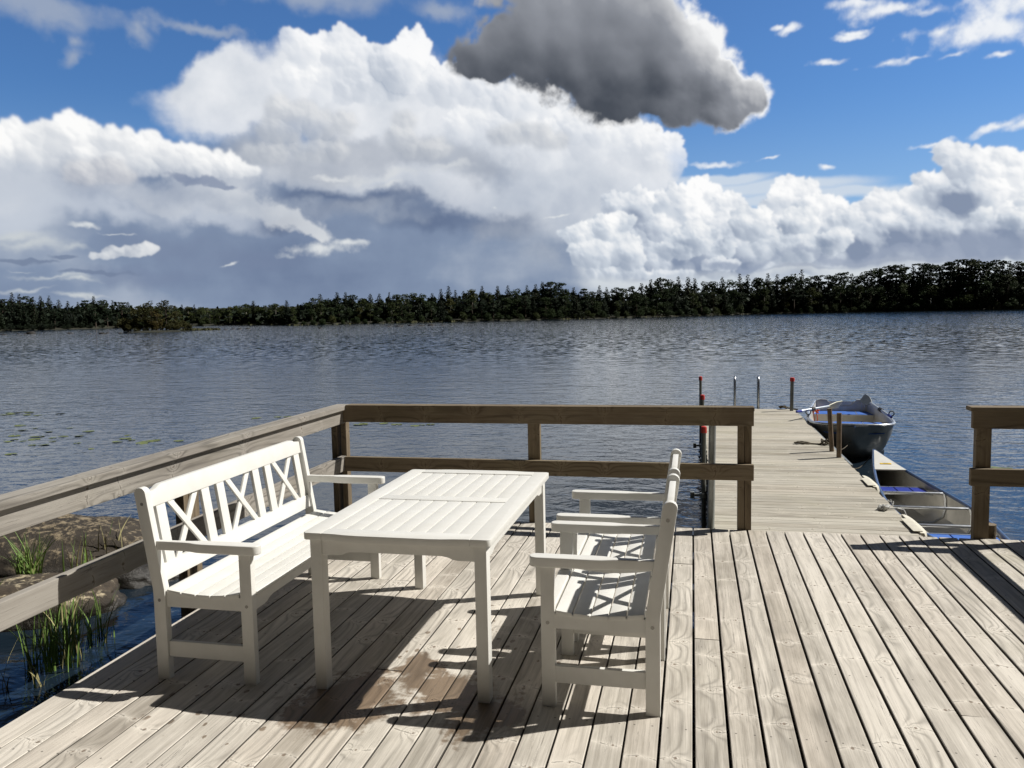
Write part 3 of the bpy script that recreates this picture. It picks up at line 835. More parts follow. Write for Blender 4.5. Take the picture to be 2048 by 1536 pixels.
a = at_y(1671, 903, 9.9); b = at_y(1659, 817, 9.9)
pole(a.x+.02, 9.9, -1.0, b.x, 9.9, b.z, .026, M['rust'], 'rusty bare pole leaning left in front of the rowing boat bow', cap=False, group=G2)
a = at_y(1679, 914, 9.5); b = at_y(1678.5, 826, 9.5)
pole(a.x, 9.5, -1.0, b.x, 9.5, b.z, .026, M['rust'], 'upright rusty pole with a rope at its foot', cap=False, group=G2)
a = at_y(1417.5, 1055, 6.26); b = at_y(1425, 845, 6.26)
pole(a.x, 6.26, -1.2, b.x, 6.26, b.z+.03, .027, M['galv'], 'thick plain grey steel pole behind the railing end', cap=False, name='steel_pole')

def ladder():
    t = thing('bathing_ladder', 'bright steel bathing ladder rails at the end of the jetty', 'ladder', (.885, 14.08, JZ))
    for s in (-.19, .19):
        pts = [(s, 0, -.9), (s, .0, -.2), (s, -.02, .0), (s, -.02, .30), (s, -.015, .44)]
        pts += [(s, .01+.085*(1-math.cos(k*math.pi/6)), .44+.085*math.sin(k*math.pi/6)) for k in range(1, 6)]
        pts += [(s, .16, .40), (s, .16, -.9)]
        mb = MB(); mb.tube(pts, .017, 10); mb.build('handrail', M['chrome'], t, smooth=60)
    for z in (-.15, -.4):
        mb = MB(); mb.box(-.19, .19, .12, .19, z-.012, z+.012, .003); mb.build('rung', M['chrome'], t)
ladder()

def fender(ya, yb, label):
    L = yb-ya
    t = thing('dock_fender', label, 'fender', (JX1+.012, (ya+yb)/2, JZ), group='cream plastic fenders on the jetty edge')
    mb = MB(); rings = []
    for k in range(13):
        u = -L/2+L*k/12; e = 1-abs(k/6-1)**3.2
        w = .022+.050*max(0, e)
        rings.append([(-.012, u, .012), (w*.55, u, .010), (w*.9, u, -.012), (w, u, -.045), (w*.9, u, -.085), (w*.45, u, -.12), (-.012, u, -.12)])
    mb.loft(rings, cap0=True, cap1=True)
    mb.build('pad', M['fender'], t, smooth=50)
    s = MB(); s.box(-.055, .012, -L/2+.03, L/2-.16, .0135, .0185, .002)
    s.build('flange', M['fender'], t)
fender(7.93, 8.46, 'cream plastic fender on the jetty level with the canoe bow seat')
fender(6.34, 6.90, 'cream plastic fender on the jetty close to the deck corner')

def knot_pile(n, r, sx, sy, seed, rad, lift=.02):
    rng = random.Random(seed); pts = []; a = rng.random()*6
    for k in range(n):
        a += rng.uniform(.5, 1.1)
        q = rng.uniform(.25, 1)
        pts.append(Vector((math.cos(a)*sx*q, math.sin(a)*sy*q, rad+rng.random()*lift)))
    sm = []
    for i in range(len(pts)-1):
        for j in range(3):
            t_ = j/3; p0 = pts[max(i-1, 0)]; p1 = pts[i]; p2 = pts[i+1]; p3 = pts[min(i+2, len(pts)-1)]
            sm.append(.5*((2*p1)+(p2-p0)*t_+(2*p0-5*p1+4*p2-p3)*t_*t_+(3*p1-p0-3*p2+p3)*t_**3))
    return sm
def rope(label, pts, r, mat, loc, name='mooring_rope'):
    mb = MB(); mb.tube(pts, r, 7)
    return tag(mb.build(name, mat, smooth=70, loc=loc), label, 'rope')
rope('dark rope coil on the jetty boards with its end running to the rowing boat', [Vector((-.03, 0, 0))+p for p in knot_pile(26, 0, .10, .05, 2, .008)]+[Vector((.06, .0, .008)), Vector((.16, -.03, .008)), Vector((.285, .0, .012))], .009, M['rope'], (1.335, 10.40, JZ))
a_ = Vector((1.60, 10.40, JZ+.012)); e_ = Vector((2.13, 11.86, -.24)); ps = []
for k in range(15):
    u_ = k/14; q_ = a_.lerp(e_, u_); q_.z -= .10*math.sin(math.pi*u_); ps.append(q_-a_)
rope('thin dark line from the rope coil to the rowing boat bow', ps, .0055, M['rope'], a_)
rope('small tangle of dark rope by the second bare pole', knot_pile(22, 0, .07, .07, 5, .008, .06), .008, M['rope'], (1.56, 10.35, JZ))
rope('heap of pale rope on the jetty edge beside the canoe gunwale', knot_pile(44, 0, .05, .045, 7, .007, .04)+[Vector((.10, .03, .015)), Vector((.16, .03, .0)), Vector((.20, .02, -.10))], .007, M['rope_white'], (1.525, 7.06, JZ))
rope('dark rope tangle at the outer end of the jetty', knot_pile(26, 0, .08, .06, 9, .010, .05)+[Vector((.14, .0, .01)), Vector((.22, -.1, .01))], .012, M['rope'], (1.445, 13.95, JZ))
# ------------------------------------------------------------------ garden furniture
def seat_unit(name, label, L, modules, group=None):
    """armchair or bench. Across is x (0 to L), front is +y, the back posts stand at y = 0."""
    t = thing(name, label, 'chair' if L < 1 else 'bench', group=group)
    w = M['white']; bev = .0035
    vc = lambda z: .029-.15*(z-.40)                   # middle of the sloping back
    def T(u, v, z): return Vector((u-L/2, v, z))
    for u0 in (0.0, L-.038):                            # rear legs run up into the back
        fr = [(.058, 0), (.058, .40)]; bk = [(0, 0), (0, .40)]
        ztop = .846
        f = (vc(ztop)+.0285, ztop); k = (vc(ztop)-.0285, ztop)
        arc = []
        for j in range(9):
            a = math.pi*j/8
            arc.append((vc(ztop)-.002+.0285*math.cos(a), ztop+.0275*math.sin(a)))
        poly = [(0, 0), (.058, 0), (.058, .385), (.056, .42)]+arc+[(-.002, .42), (0, .385)]
        mb = MB(); mb.prism(poly, lambda a, b, q: T(q, a, b), u0, u0+.038, bev)
        mb.build('leg', w, t, smooth=35)
    for u0 in (.012, L-.012-.036):                      # front legs
        mb = MB(); mb.box(u0-L/2, u0+.036-L/2, .423, .480, 0, .592, bev)
        mb.build('leg', w, t, smooth=35)
    for s in (0, 1):                                     # armrests
        out = [(.008, .020), (.008, .16), (.004, .19), (-.006, .225), (-.010, .26), (-.010, .492), (-.006, .510), (.006, .521), (.022, .524), (.038, .521), (.049, .510), (.052, .492), (.052, .26), (.049, .225), (.040, .19), (.037, .16), (.037, .020)]
        if s: out = [(L-a, b) for a, b in out][::-1]
        mb = MB(); mb.prism(out, lambda a, b, q: T(a, b, q), .592, .633, .005, 3)
        mb.build('armrest', w, t, smooth=40)
    for u0 in (.013, L-.013-.024):                      # side rails and stretchers
        mb = MB(); mb.box(u0-L/2, u0+.024-L/2, .056, .425, .333, .3935, .002); mb.build('seat_rail', w, t)
        mb = MB(); mb.box(u0+.002-L/2, u0+.024-L/2, .056, .425, .103, .175, .003); mb.build('stretcher', w, t)
    e = .047; dip = .022                                # shaped front apron
    ap = [(e, .322), (e+.10, .322), (e+.125, .327), (e+.15, .338), (e+.18, .344), (L-e-.18, .344), (L-e-.15, .338), (L-e-.125, .327), (L-e-.10, .322), (L-e, .322), (L-e, .392), (e, .392)]
    mb = MB(); mb.prism(ap, lambda a, b, q: T(a, q, b), .440, .462, .002); mb.build('apron', w, t)
    mb = MB(); mb.box(.04-L/2, L-.04-L/2, .012, .034, .335, .392, .002); mb.build('apron', w, t)
    mb = MB()                                            # seat slats, hollowed
    zs = lambda v: .4155-.019*math.sin(math.pi*min(1, max(0, (v-.05)/.40)))
    n = 5; a0, a1 = .060, .421
    for i in range(n):
        va = a0+(a1-a0)*i/n+.003; vb = a0+(a1-a0)*(i+1)/n-.003
        za, zb = zs(va), zs(vb)
        x0, x1 = .010-L/2, L-.010-L/2
        mb.hexa([(x0, va, za-.019), (x1, va, za-.019), (x1, vb, zb-.019), (x0, vb, zb-.019), (x0, va, za), (x1, va, za), (x1, vb, zb), (x0, vb, zb)], .003)
    mb.box(.050-L/2, L-.050-L/2, .427, .484, .3955, .4155, .006, 3)
    mb.build('seat', w, t, smooth=40)
    back = MB()                                          # back: two shaped rails and upright slats
    q0, q1 = .037, L-.037
    top = [(q0, .777), (q1, .777), (q1, .846), (q1-.035, .847), (q1-.060, .852), (q1-.080, .862), (q1-.10, .866), (q0+.10, .866), (q0+.080, .862), (q0+.060, .852), (q0+.035, .847), (q0, .846)]
    back.prism(top, lambda a, b, q: T(a, vc(b)+q, b), -.014, .014, .003)
    low = [(q0, .440), (q1, .440), (q1, .514), (q0, .514)]
    back.prism(low, lambda a, b, q: T(a, vc(b)+q, b), -.013, .015, .003)
    crosses = []
    for m0, m1 in modules:
        for a in (m0, m1-.065):
            back.prism([(a, .512), (a+.065, .512), (a+.065, .779), (a, .779)], lambda u, b, q: T(u, vc(b)+q, b), -.008, .010, .003)
        crosses.append((m0+.080, m1-.080))
    bo = back.build('backrest', w, t, smooth=40)
    for a, b in crosses:
        cr = MB(); hw = .021
        for k, (s0, s1, off) in enumerate(((a, b, .004), (b, a, -.003))):
            d = 1 if s1 > s0 else -1
            poly = [(s0, .512), (s0+d*hw*2, .512), (s1, .779), (s1-d*hw*2, .779)]
            if d < 0: poly = poly[::-1]
            cr.prism(poly, lambda u, z, q, o=off: T(u, vc(z)+q+o, z), -.0065, .0065, .002)
        cr.build('cross', w, bo, smooth=40)
    for u, du in ((.0, -1), (L, 1)):                    # sunk bolt heads
        for (v, z, inset) in ((vc(.80), .80, 0), (.030, .366, 0), (.452, .356, .012)):
            x = u-L/2-du*inset
            mb = MB(); mb.tube([(x-du*.004, v, z), (x+du*.0012, v, z)], .0075, 12)
            mb.build('bolt', M['bolt'], t)
    return t
bench = seat_unit('garden_bench', 'long white garden bench with three crosses in its back, against the railing', 1.522, [(.063+.4825*i, .478+.4825*i) for i in range(3)])
bench.location = (-2.357, 3.135+.761, 0); bench.rotation_euler = (0, 0, R(-90))
chair = seat_unit('garden_armchair', 'white armchair in the open, nearer the camera end of the table', .572, [(.063, .509)], group='white armchairs facing the bench')
chair.location = (-.124, 3.174+.286, 0); chair.rotation_euler = (0, 0, R(90))
chair2 = copy_tree(chair)
chair2['label'] = 'white armchair by the lake end of the table, partly hidden by the other armchair'
chair2.location = (-.124, 3.852+.286, 0)
chair['label'] = 'white armchair standing in front of the other one, its near arm fully in view'

def build_table():
    cx, cy = -1.2125, 3.8525
    t = thing('garden_table', 'white slatted wooden table between the bench and the two armchairs', 'table', (cx, cy, 0))
    w = M['white']
    X0, X1, Y0, Y1 = -.4125, .4125, -.7075, .7075
    top = MB()
    def side_outline(sgn):
        # short end boards bulge a little in the middle
        pts = [(X0+.086, 0), (X0+.10, 0), (X0+.15, .004), (X0+.20, .013), (X0+.25, .017), (X1-.25, .017), (X1-.20, .013), (X1-.15, .004), (X1-.10, 0), (X1-.086, 0)]
        return pts
    z0, z1 = .669, .700
    for s in (-1, 1):
        out = [(a, s*(.7075+b)) for a, b in side_outline(s)]
        inn = [(X1-.086, s*.625), (X0+.086, s*.625)]
        top.prism((out+inn)[::s], lambda a, b, q: Vector((a, b, q)), z0, z1, .0035)
    for s in (-1, 1):
        c = [(s*.3275, Y0), (s*.3275, Y1)]
        o = rounded([(s*.4125, Y1), (s*.4125, Y0)], .001, 1)
        out = [(s*.3275, Y0), (s*.395, Y0), (s*.404, Y0+.004), (s*.4105, Y0+.012), (s*.4125, Y0+.022), (s*.4125, Y1-.022), (s*.4105, Y1-.012), (s*.404, Y1-.004), (s*.395, Y1), (s*.3275, Y1)]
        top.prism(out[::s], lambda a, b, q: Vector((a, b, q)), z0, z1, .0035)
    n = 9; wd = .654/n
    for i in range(n):
        a = -.327+wd*i
        for (ya, yb) in ((-.6235, -.046), (.046, .6235)):
            top.box(a+.0022, a+wd-.0022, ya, yb, .678, .6965, .0032, 2)
    top.box(-.3262, .3262, -.0445, .0445, .676, .6985, .0025)
    top.build('tabletop', w, t, smooth=35)
    lx = (-.3895, .3385); ly = (-.6855, .6225)
    for a in lx:
        for b in ly:
            mb = MB(); mb.box(a, a+.052, b, b+.060, 0, .669, .0035); mb.build('leg', w, t, smooth=35)
    def scallop(l0, l1):
        return [(l0, .598), (l0+.070, .598), (l0+.095, .602), (l0+.115, .611), (l0+.14, .615), (l1-.14, .615), (l1-.115, .611), (l1-.095, .602), (l1-.070, .598), (l1, .598), (l1, .6685), (l0, .6685)]
    for b0, b1 in ((-.678, -.656), (.656, .678)):
        mb = MB(); mb.prism(scallop(-.338, .338), lambda a, b, q: Vector((a, q, b)), b0, b1, .002); mb.build('apron', w, t)
    for b0, b1 in ((-.382, -.360), (.360, .382)):
        mb = MB(); mb.prism(scallop(-.626, .622), lambda a, b, q: Vector((q, a, b)), b0, b1, .002); mb.build('apron', w, t)
build_table()
# ------------------------------------------------------------------ boats
M['alu_hull'] = plain('boat_aluminium', (.52, .525, .51), .36, .62, var=.2, scale=4, bump=.16, bscale=14)
M['alu_in'] = plain('boat_inside_aluminium', (.62, .60, .55), .42, .30, var=.16, scale=5, bump=.08, bscale=40)
M['alu_rim'] = plain('bright_aluminium_rim', (.62, .64, .66), .32, .8, var=.1)
M['blue_seat'] = plain('blue_seat_panel', (.055, .155, .52), .5, var=.12, scale=5)
M['blue_deep'] = plain('deep_blue_seat_panel', (.018, .032, .30), .45, var=.12, scale=5)
M['blue_rim'] = plain('navy_gunwale', (.055, .10, .21), .36, var=.15, scale=8, spec=.6)
M['cream'] = plain('cream_deck_plate', (.66, .645, .585), .45, var=.06)
M['yellow'] = plain('yellow_sticker', (.80, .52, .02), .5, var=.04)
M['black'] = plain('black_rubber', (.02, .02, .022), .6)
M['orange'] = plain('orange_strap', (.62, .10, .03), .7, var=.15)
M['blade_lit'] = plain('sunlit_oar_blade', (.62, .61, .48), .5, var=.08)  # blade colour as lit by the sun
M['blade_shaded'] = plain('shaded_oar_blade', (.25, .27, .27), .55, var=.12)  # the other blade, its shade painted into the colour
M['oar_shaft'] = plain('oar_shaft_aluminium', (.50, .55, .62), .42, .35, var=.1)

def interp(tab, v):
    for (a, x), (b, y) in zip(tab[:-1], tab[1:]):
        if v <= b:
            t = (v-a)/(b-a); return x+(y-x)*t
    return tab[-1][1]

def rowing_boat():
    t = thing('rowing_boat', 'aluminium rowing boat with blue benches and two oars, moored at the jetty', 'boat', (2.155, 11.74, WATER), R(-5.5))
    L = 2.50; z0 = -WATER                              # local z: water is 0, rim about z0
    wt = [(0, .02), (.015, .19), (.04, .29), (.08, .37), (.15, .445), (.27, .50), (.45, .54), (.75, .56), (1.1, .56), (1.5, .545), (2.0, .49), (2.5, .415)]
    rim = lambda v: z0-.035*math.sin(math.pi*min(1, v/1.9))+(.05*max(0, (v-1.9)/.6)**1.5)
    keel = lambda v: interp([(0, z0-.03), (.05, .26), (.15, .10), (.30, -.02), (.5, -.08), (2.5, -.09)], v)
    vs = [0, .015, .04, .08, .15, .27, .45, .75, 1.1, 1.5, 2.0, 2.5]
    def section(v, ins):
        w = max(.004, interp(wt, v)-ins); zr = rim(v); k = keel(v)+ins*1.2
        f = min(1, v/.55)
        chine = k+(zr-k)*(.34-.22*f)
        pr = [(w, zr), (w*(.95-.05*(1-f)), zr-(zr-chine)*.35), (w*(.84-.20*(1-f)), zr-(zr-chine)*.72), (w*(.70-.42*(1-f)), chine), (w*(.36-.24*(1-f)), k+(chine-k)*.30), (0, k)]
        full = [(x, v, z) for x, z in pr]+[(-x, v, z) for x, z in pr[-2::-1]]
        return full
    h = MB(); h.loft([section(v, 0) for v in vs], closed=False)
    tr = section(L, 0)
    h.add([(p[0], p[1], p[2]) for p in tr], [tuple(range(len(tr)))])
    h.build('hull', M['alu_hull'], t, smooth=32)
    n = MB(); rings = []
    for v in vs[2:]:
        q = section(v, .022); rings.append([(x, y, max(z, .02)) for x, y, z in q])
    n.loft([r_[::-1] for r_ in rings], closed=False)
    # transom with a dip in the middle
    w = interp(wt, L)
    tp = [(-w, rim(L)+.0), (-w*.80, rim(L)+.035), (-w*.55, rim(L)+.03), (-w*.36, rim(L)-.055), (-w*.28, rim(L)-.075), (w*.28, rim(L)-.075), (w*.36, rim(L)-.055), (w*.55, rim(L)+.03), (w*.80, rim(L)+.035), (w, rim(L)), (w*.74, .02), (-w*.74, .02)]
    n.prism(tp, lambda a, b, q: Vector((a, q, b)), L-.03, L+.004, .004)
    n.build('inside', M['alu_in'], t, smooth=32)
    g = MB()
    fine = [i/60*L for i in range(61)]
    fine = sorted(set(fine+[.008, .02, .03, .055]))
    pts = [(-interp(wt, v), v, rim(v)) for v in fine[::-1]]+[(interp(wt, v), v, rim(v)) for v in fine]
    g.tube(pts, .026, 8, flat=.8)
    g.build('gunwale', M['alu_rim'], t, smooth=60)
    def bench_top(v0, v1, z, name):
        b = MB(); k = 14
        a = [(interp(wt, v0+(v1-v0)*i/k)-.045, v0+(v1-v0)*i/k) for i in range(k+1)]
        out = [(x, v) for x, v in a]+[(-x, v) for x, v in a[::-1]]
        cuts = (-.20, .20)
        b.prism(out, lambda p, q, r_: Vector((p, q, r_)), z-.015, z, .003)
        o = b.build(name, M['blue_seat'], t)
        s = MB()
        for c in cuts: s.box(c-.005, c+.005, v0+.02, v1-.004, z-.004, z+.003)
        s.build('trim', M['alu_rim'], o)
        return o
    bench_top(.05, 1.20, z0-.115, 'bow_bench')
    bench_top(2.02, 2.44, z0-.105, 'stern_bench')
    f = MB(); f.box(-interp(wt, 2.0)+.05, interp(wt, 2.0)-.05, 2.0, 2.018, .02, z0-.112)
    f.box(-interp(wt, 1.2)+.05, interp(wt, 1.2)-.05, 1.20, 1.218, .02, z0-.12)
    f.build('bench_front', M['alu_in'], t)
    hole = MB(); hole.tube([(.27, 1.992, z0-.24), (.27, 2.003, z0-.24)], .03, 14); hole.build('plug', M['blue_deep'], t)
    for s in (-1, 1):
        k = MB(); x = s*(interp(wt, .95)+.005)
        k.tube([(x, .95, rim(.95)-.10), (x, .95, rim(.95)+.05)], .014, 8)
        k.tube([(x+.035*math.cos(a), .95, rim(.95)+.085+.035*math.sin(a)) for a in [i*math.pi*2/12 for i in range(-3, 10)]], .009, 6)
        k.build('oarlock', M['galv_dark'], t)
    for s in (.16, .20):
        k = MB(); k.box(w*.74+s-.16-.008, w*.74+s-.16+.008, L-.036, L-.031, .22, rim(L)+.0); k.build('transom_strip', M['alu_rim'], t)
    pl = MB(); pl.box(.0, .16, -.035, -.012, z0-.02, z0+.008, .004); pl.build('bow_plate', M['alu_rim'], t)
    return t
rowing_boat()

def oar(h_px, b_px, yh, yb, mat, label):
    a = at_y(h_px[0], h_px[1], yh); b = at_y(b_px[0], b_px[1], yb)
    d = (b-a); Ln = d.length; d.normalize()
    t = thing('oar', label, 'oar', a, group='oars of the rowing boat')
    side = d.cross(Vector((0, 0, 1))).normalized(); up = side.cross(d)
    mb = MB(); mb.tube([Vector(), d*.13, d*.14, d*(Ln-.40)], [.015, .015, .020, .018], 10); mb.build('shaft', M['oar_shaft'], t, smooth=50)
    mb = MB(); mb.tube([d*-.012, d*.13], .0175, 10); mb.build('grip', M['blue_deep'], t, smooth=50)
    mb = MB(); out = [(-.02, .0), (-.045, .08), (-.070, .20), (-.072, .40), (-.06, .43), (.06, .43), (.072, .40), (.070, .20), (.045, .08), (.02, .0)]
    tilt = (side*.55+up*.83).normalized(); nrm = d.cross(tilt)
    o = d*(Ln-.43)
    mb.prism(out, lambda p, q, r_: o+tilt*p+d*q+nrm*r_, -.007, .007, .003); mb.build('blade', mat, t)
    mb = MB(); c = d*(Ln*.34); mb.tube([c-d*.05, c-d*.045, c+d*.045, c+d*.05], [.02, .032, .032, .02], 10); mb.build('collar', M['black'], t, smooth=50)
oar((1594, 823.5), (1681, 808.5), 12.55, 13.75, M['blade_lit'], 'oar with the pale sunlit blade lying across the rowing boat near the jetty')
oar((1782, 834), (1725, 795), 12.55, 13.85, M['blade_shaded'], 'oar with the shaded blade raised on the outer gunwale')
def strap():
    p = at_y(1629, 824, 13.72); q = at_y(1631, 842, 13.68)
    t = MB(); rng = random.Random(2)
    t.tube([p+Vector((.05*math.cos(k*.9)*(.4+rng.random()), .03*math.sin(k*.9), .035*math.sin(k*1.7)+.02)) for k in range(16)], .012, 6)
    for dx in (-.015, .028): t.tube([p+Vector((dx, 0, 0)), p+(q-p)*.5+Vector((dx*1.2, -.01, 0)), q+Vector((dx, 0, 0))], .007, 6)
    tag(t.build('bailing_strap', M['orange'], smooth=60), 'orange strap bundle hanging in the rowing boat at its stern bench', 'strap')
strap()

def canoe():
    CX, CY, HL = 2.085, 7.70, 2.50
    t = thing('canoe', 'aluminium canoe with navy gunwales and blue seats lying along the jetty', 'canoe', (CX, CY, WATER))
    z0 = -WATER
    W = lambda s: .338*(1-abs(s)**1.55)
    Z = lambda s: z0-.20+.115*abs(s)**3.0
    def section(s, ins):
        w = max(.003, W(s)-ins); zr = Z(s); y = s*HL
        k = -.06+.22*max(0, abs(s)-.86)/.14+ins
        pr = [(w, zr), (w*1.045, zr-.06), (w*1.05, zr-.14), (w*.96, zr-.23), (w*.66, k+.035), (w*.3, k+.004), (0, k)]
        return [(x, y, z) for x, z in pr]+[(-x, y, z) for x, z in pr[-2::-1]]
    ss = [-1+2*i/44 for i in range(45)]
    h = MB(); h.loft([section(s, 0) for s in ss], closed=False); h.build('hull', M['alu_hull'], t, smooth=40)
    n = MB(); n.loft([[(x, y, max(z, .014)) for x, y, z in section(s, .010)][::-1] for s in ss[1:-1]], closed=False)
    n.build('inside', M['alu_in'], t, smooth=40)
    fine = [-1+2*i/90 for i in range(91)]
    for sg in (-1, 1):
        g = MB(); g.tube([(sg*(W(s)+.004), s*HL, Z(s)) for s in fine], .0165, 8); g.build('gunwale', M['blue_rim'], t, smooth=60)
    for s0, s1 in ((.665, .985), (-.985, -.665)):
        d = MB(); k = 10
        a = [(max(.006, W(s0+(s1-s0)*i/k)), (s0+(s1-s0)*i/k)) for i in range(k+1)]
        top = [(x, s*HL, Z(s)+.016) for x, s in a]+[(-x, s*HL, Z(s)+.016) for x, s in a[::-1]]
        bot = [(x, y, z-.012) for x, y, z in top]
        d.loft([bot, top], cap0=True, cap1=True)
        o = d.build('deck_plate', M['cream'], t)
        if s0 > 0:
            y = .765*HL; z = Z(.765)+.0185
            q = MB(); q.box(-.058, .058, y-.036, y+.036, z-.001, z+.001); st_ = q.build('sticker', M['yellow'], o)
            q = MB(); q.box(-.028, .040, y-.004, y+.004, z+.0012, z+.0020); q.box(-.016, .03, y+.008, y+.013, z+.0012, z+.0020); q.build('lettering', M['black'], o)
    for y in (8.46, 7.86, 7.22):
        s = (y-CY)/HL
        b = MB(); w = W(s)
        b.tube([(-w, s*HL, Z(s)-.012), (-w*.96, s*HL, Z(s)-.008), (w*.96, s*HL, Z(s)-.008), (w, s*HL, Z(s)-.012)], .017, 10, flat=.7)
        b.build('thwart', M['alu_rim'], t, smooth=50)
        r_ = MB()
        for ds in (0, .035):
            q = section(s-.01-ds*.25, .017)
            r_.tube([(x, yy, max(z, .020)) for x, yy, z in q], .006, 6)
        r_.build('rib', M['alu_rim'], t, smooth=60)
    for y0, y1, dz, m in ((8.66, 8.90, .055, 'blue_deep'), (6.72, 6.98, .02, 'blue_seat')):
        s = ((y0+y1)/2-CY)/HL; w = W(s)-.03; z = Z(s)-dz
        if m == 'blue_seat': w = W(s)-.02
        seat = MB(); wd = 2*w/3
        for i in range(3): seat.box(-w+wd*i+.006, -w+wd*(i+1)-.006, y0-CY, y1-CY, z-.012, z, .003)
        o = seat.build('seat', M[m], t)
        fr = MB(); fr.box(-w-.02, w+.02, y0-CY-.022, y0-CY-.002, z-.02, z+.004, .004); fr.box(-w-.02, w+.02, y1-CY+.002, y1-CY+.02, z-.02, z+.004, .004); fr.box(-w, w, y0-CY, y1-CY, z-.022, z-.0125)
        fr.build('seat_frame', M['alu_rim'], o)
canoe()
# line from the jetty to the canoe bow
a = at_z(1683, 918, -.10); e = Vector((2.09, 10.19, -.10))
pts = []
for k in range(17):
    u = k/16; p = a.lerp(e, u); p.z -= .15*math.sin(math.pi*u)**1.1*(1.15-u*.3); pts.append(p-a)
rope('thin dark line sagging from the rusty pole to the canoe bow', pts, .006, M['rope'], a)
tieoff = MB(); tieoff.tube([p*1.0 for p in [Vector((math.cos(k)*.035, math.sin(k)*.02, .03*math.sin(k*1.7))) for k in range(20)]], .009, 6)
tag(tieoff.build('rope_knot', M['rope_white'], smooth=60, loc=(2.085-.338*.99, 7.90, -.19)), 'pale rope knot tied round the canoe gunwale next to the jetty', 'rope')
# ------------------------------------------------------------------ lake, rocks, reeds
def water_mat():
    m, nt, b = material('lake_water')
    p, x, y, z = obj_xyz(nt)
    patch = noise(nt, vm(nt, 'MULTIPLY', p, (.055, .020, 1)), 1.0, 4, .55)
    gust = sstep(nt, patch, .36, .66, .78, 1.12)
    near = sstep(nt, y, 4.0, 16.0, .55, 1.0)
    n0 = noise(nt, vm(nt, 'MULTIPLY', p, (.22, .42, 1)), 1.0, 2, .5)
    n1 = noise(nt, vm(nt, 'MULTIPLY', p, (.70, 1.35, 1)), 1.0, 3, .5, dist=.6)
    n2 = noise(nt, vm(nt, 'MULTIPLY', p, (2.9, 4.2, 1)), 1.0, 3, .55, dist=.5)
    n3 = noise(nt, vm(nt, 'MULTIPLY', p, (9, 12, 1)), 1.0, 3, .55)
    h = (n0*.020+n1*.020*gust+n2*.0200*gust+n3*.0036*gust*sstep(nt, y, 60.0, 14.0))*near
    bp = nt.nodes.new('ShaderNodeBump'); put(nt, bp.inputs['Height'], h)
    bp.inputs['Strength'].default_value = 1.0; bp.inputs['Distance'].default_value = 1.0
    # far out the single ripples are smaller than anything one could resolve: tilt the facets themselves
    far = sstep(nt, y, 16.0, 60.0)
    a1 = noise(nt, vm(nt, 'MULTIPLY', p, (2.6, 3.6, 1)), 1.0, 3, .6, out='Color')
    a2 = noise(nt, vm(nt, 'MULTIPLY', p, (.25, .55, 1)), 1.0, 2, .5, out='Color')
    t1 = vm(nt, 'MULTIPLY', vm(nt, 'SUBTRACT', a1, (.5, .5, .5)), (.42, .60, 0))
    t2 = vm(nt, 'MULTIPLY', vm(nt, 'SUBTRACT', a2, (.5, .5, .5)), (.02, .035, 0))
    slope = vm(nt, 'SCALE', vm(nt, 'ADD', t1, t2), gust*sstep(nt, y, 45.0, 115.0, .85, 1.75))
    nfar = vm(nt, 'NORMALIZE', vm(nt, 'ADD', slope, (0, 0, 1)))
    nrm = vm(nt, 'NORMALIZE', vm(nt, 'ADD', vm(nt, 'SCALE', S(nt, bp.outputs[0]), 1.0-far), vm(nt, 'SCALE', nfar, far)))
    nt.links.new(nrm.k, b.inputs['Normal'])
    b.inputs['Base Color'].default_value = (.010, .018, .028, 1)
    b.inputs['Roughness'].default_value = .045
    b.inputs['IOR'].default_value = 1.333
    return m
w = MB()
S_ = 6000
w.add([(-S_, -S_, 0), (S_, -S_, 0), (S_, S_, 0), (-S_, S_, 0)], [(0, 1, 2, 3)])
tag(w.build('water', water_mat(), loc=(0, 0, WATER)), kind='structure')

def rock_mat(name, base, lichen_lit_top, wet=.12):
    m, nt, b = material(name)
    geo = nt.nodes.new('ShaderNodeNewGeometry'); gp = S(nt, geo.outputs['Position'])
    zz = sep(nt, gp)[2]
    nz = sep(nt, S(nt, geo.outputs['Normal']))[2]
    n1 = noise(nt, gp, 3.2, 8, .66); n2 = noise(nt, gp, 15.0, 7, .70); n3 = noise(nt, gp, 130.0, 3, .6)
    c = mixc(nt, sstep(nt, n1, .36, .64), base, tuple(v*.45 for v in base))
    c = mixc(nt, sstep(nt, n2+(n1-.5)*.5, .49, .64)*sstep(nt, nz+(n1-.5)*.8, .45, .95), c, lichen_lit_top)  # lichen kept to upward faces, also painting their sunlit tops
    c = mixc(nt, sstep(nt, n2, .44, .34)*.7, c, (.035, .028, .022))
    c = mixc(nt, sstep(nt, n3, .58, .70)*.4, c, (.04, .035, .03))
    damp = sstep(nt, zz+(n1-.5)*.16, WATER+wet+.05, WATER+wet-.05)
    c = mixc(nt, damp*.85, c, (.018, .015, .011))
    put(nt, b.inputs['Base Color'], c)
    put(nt, b.inputs['Roughness'], sstep(nt, damp, 0.0, 1.0, .85, .4))
    bump_in(nt, b, n1*.6+n2*.5+n3*.15, .9, .03)
    return m
M['rock'] = rock_mat('granite_boulder', (.046, .036, .026), (.25, .20, .13))
M['rock2'] = rock_mat('sunlit_granite', (.07, .053, .036), (.44, .37, .25), .07)
M['rock3'] = rock_mat('wet_granite', (.022, .019, .016), (.05, .045, .035), .2)
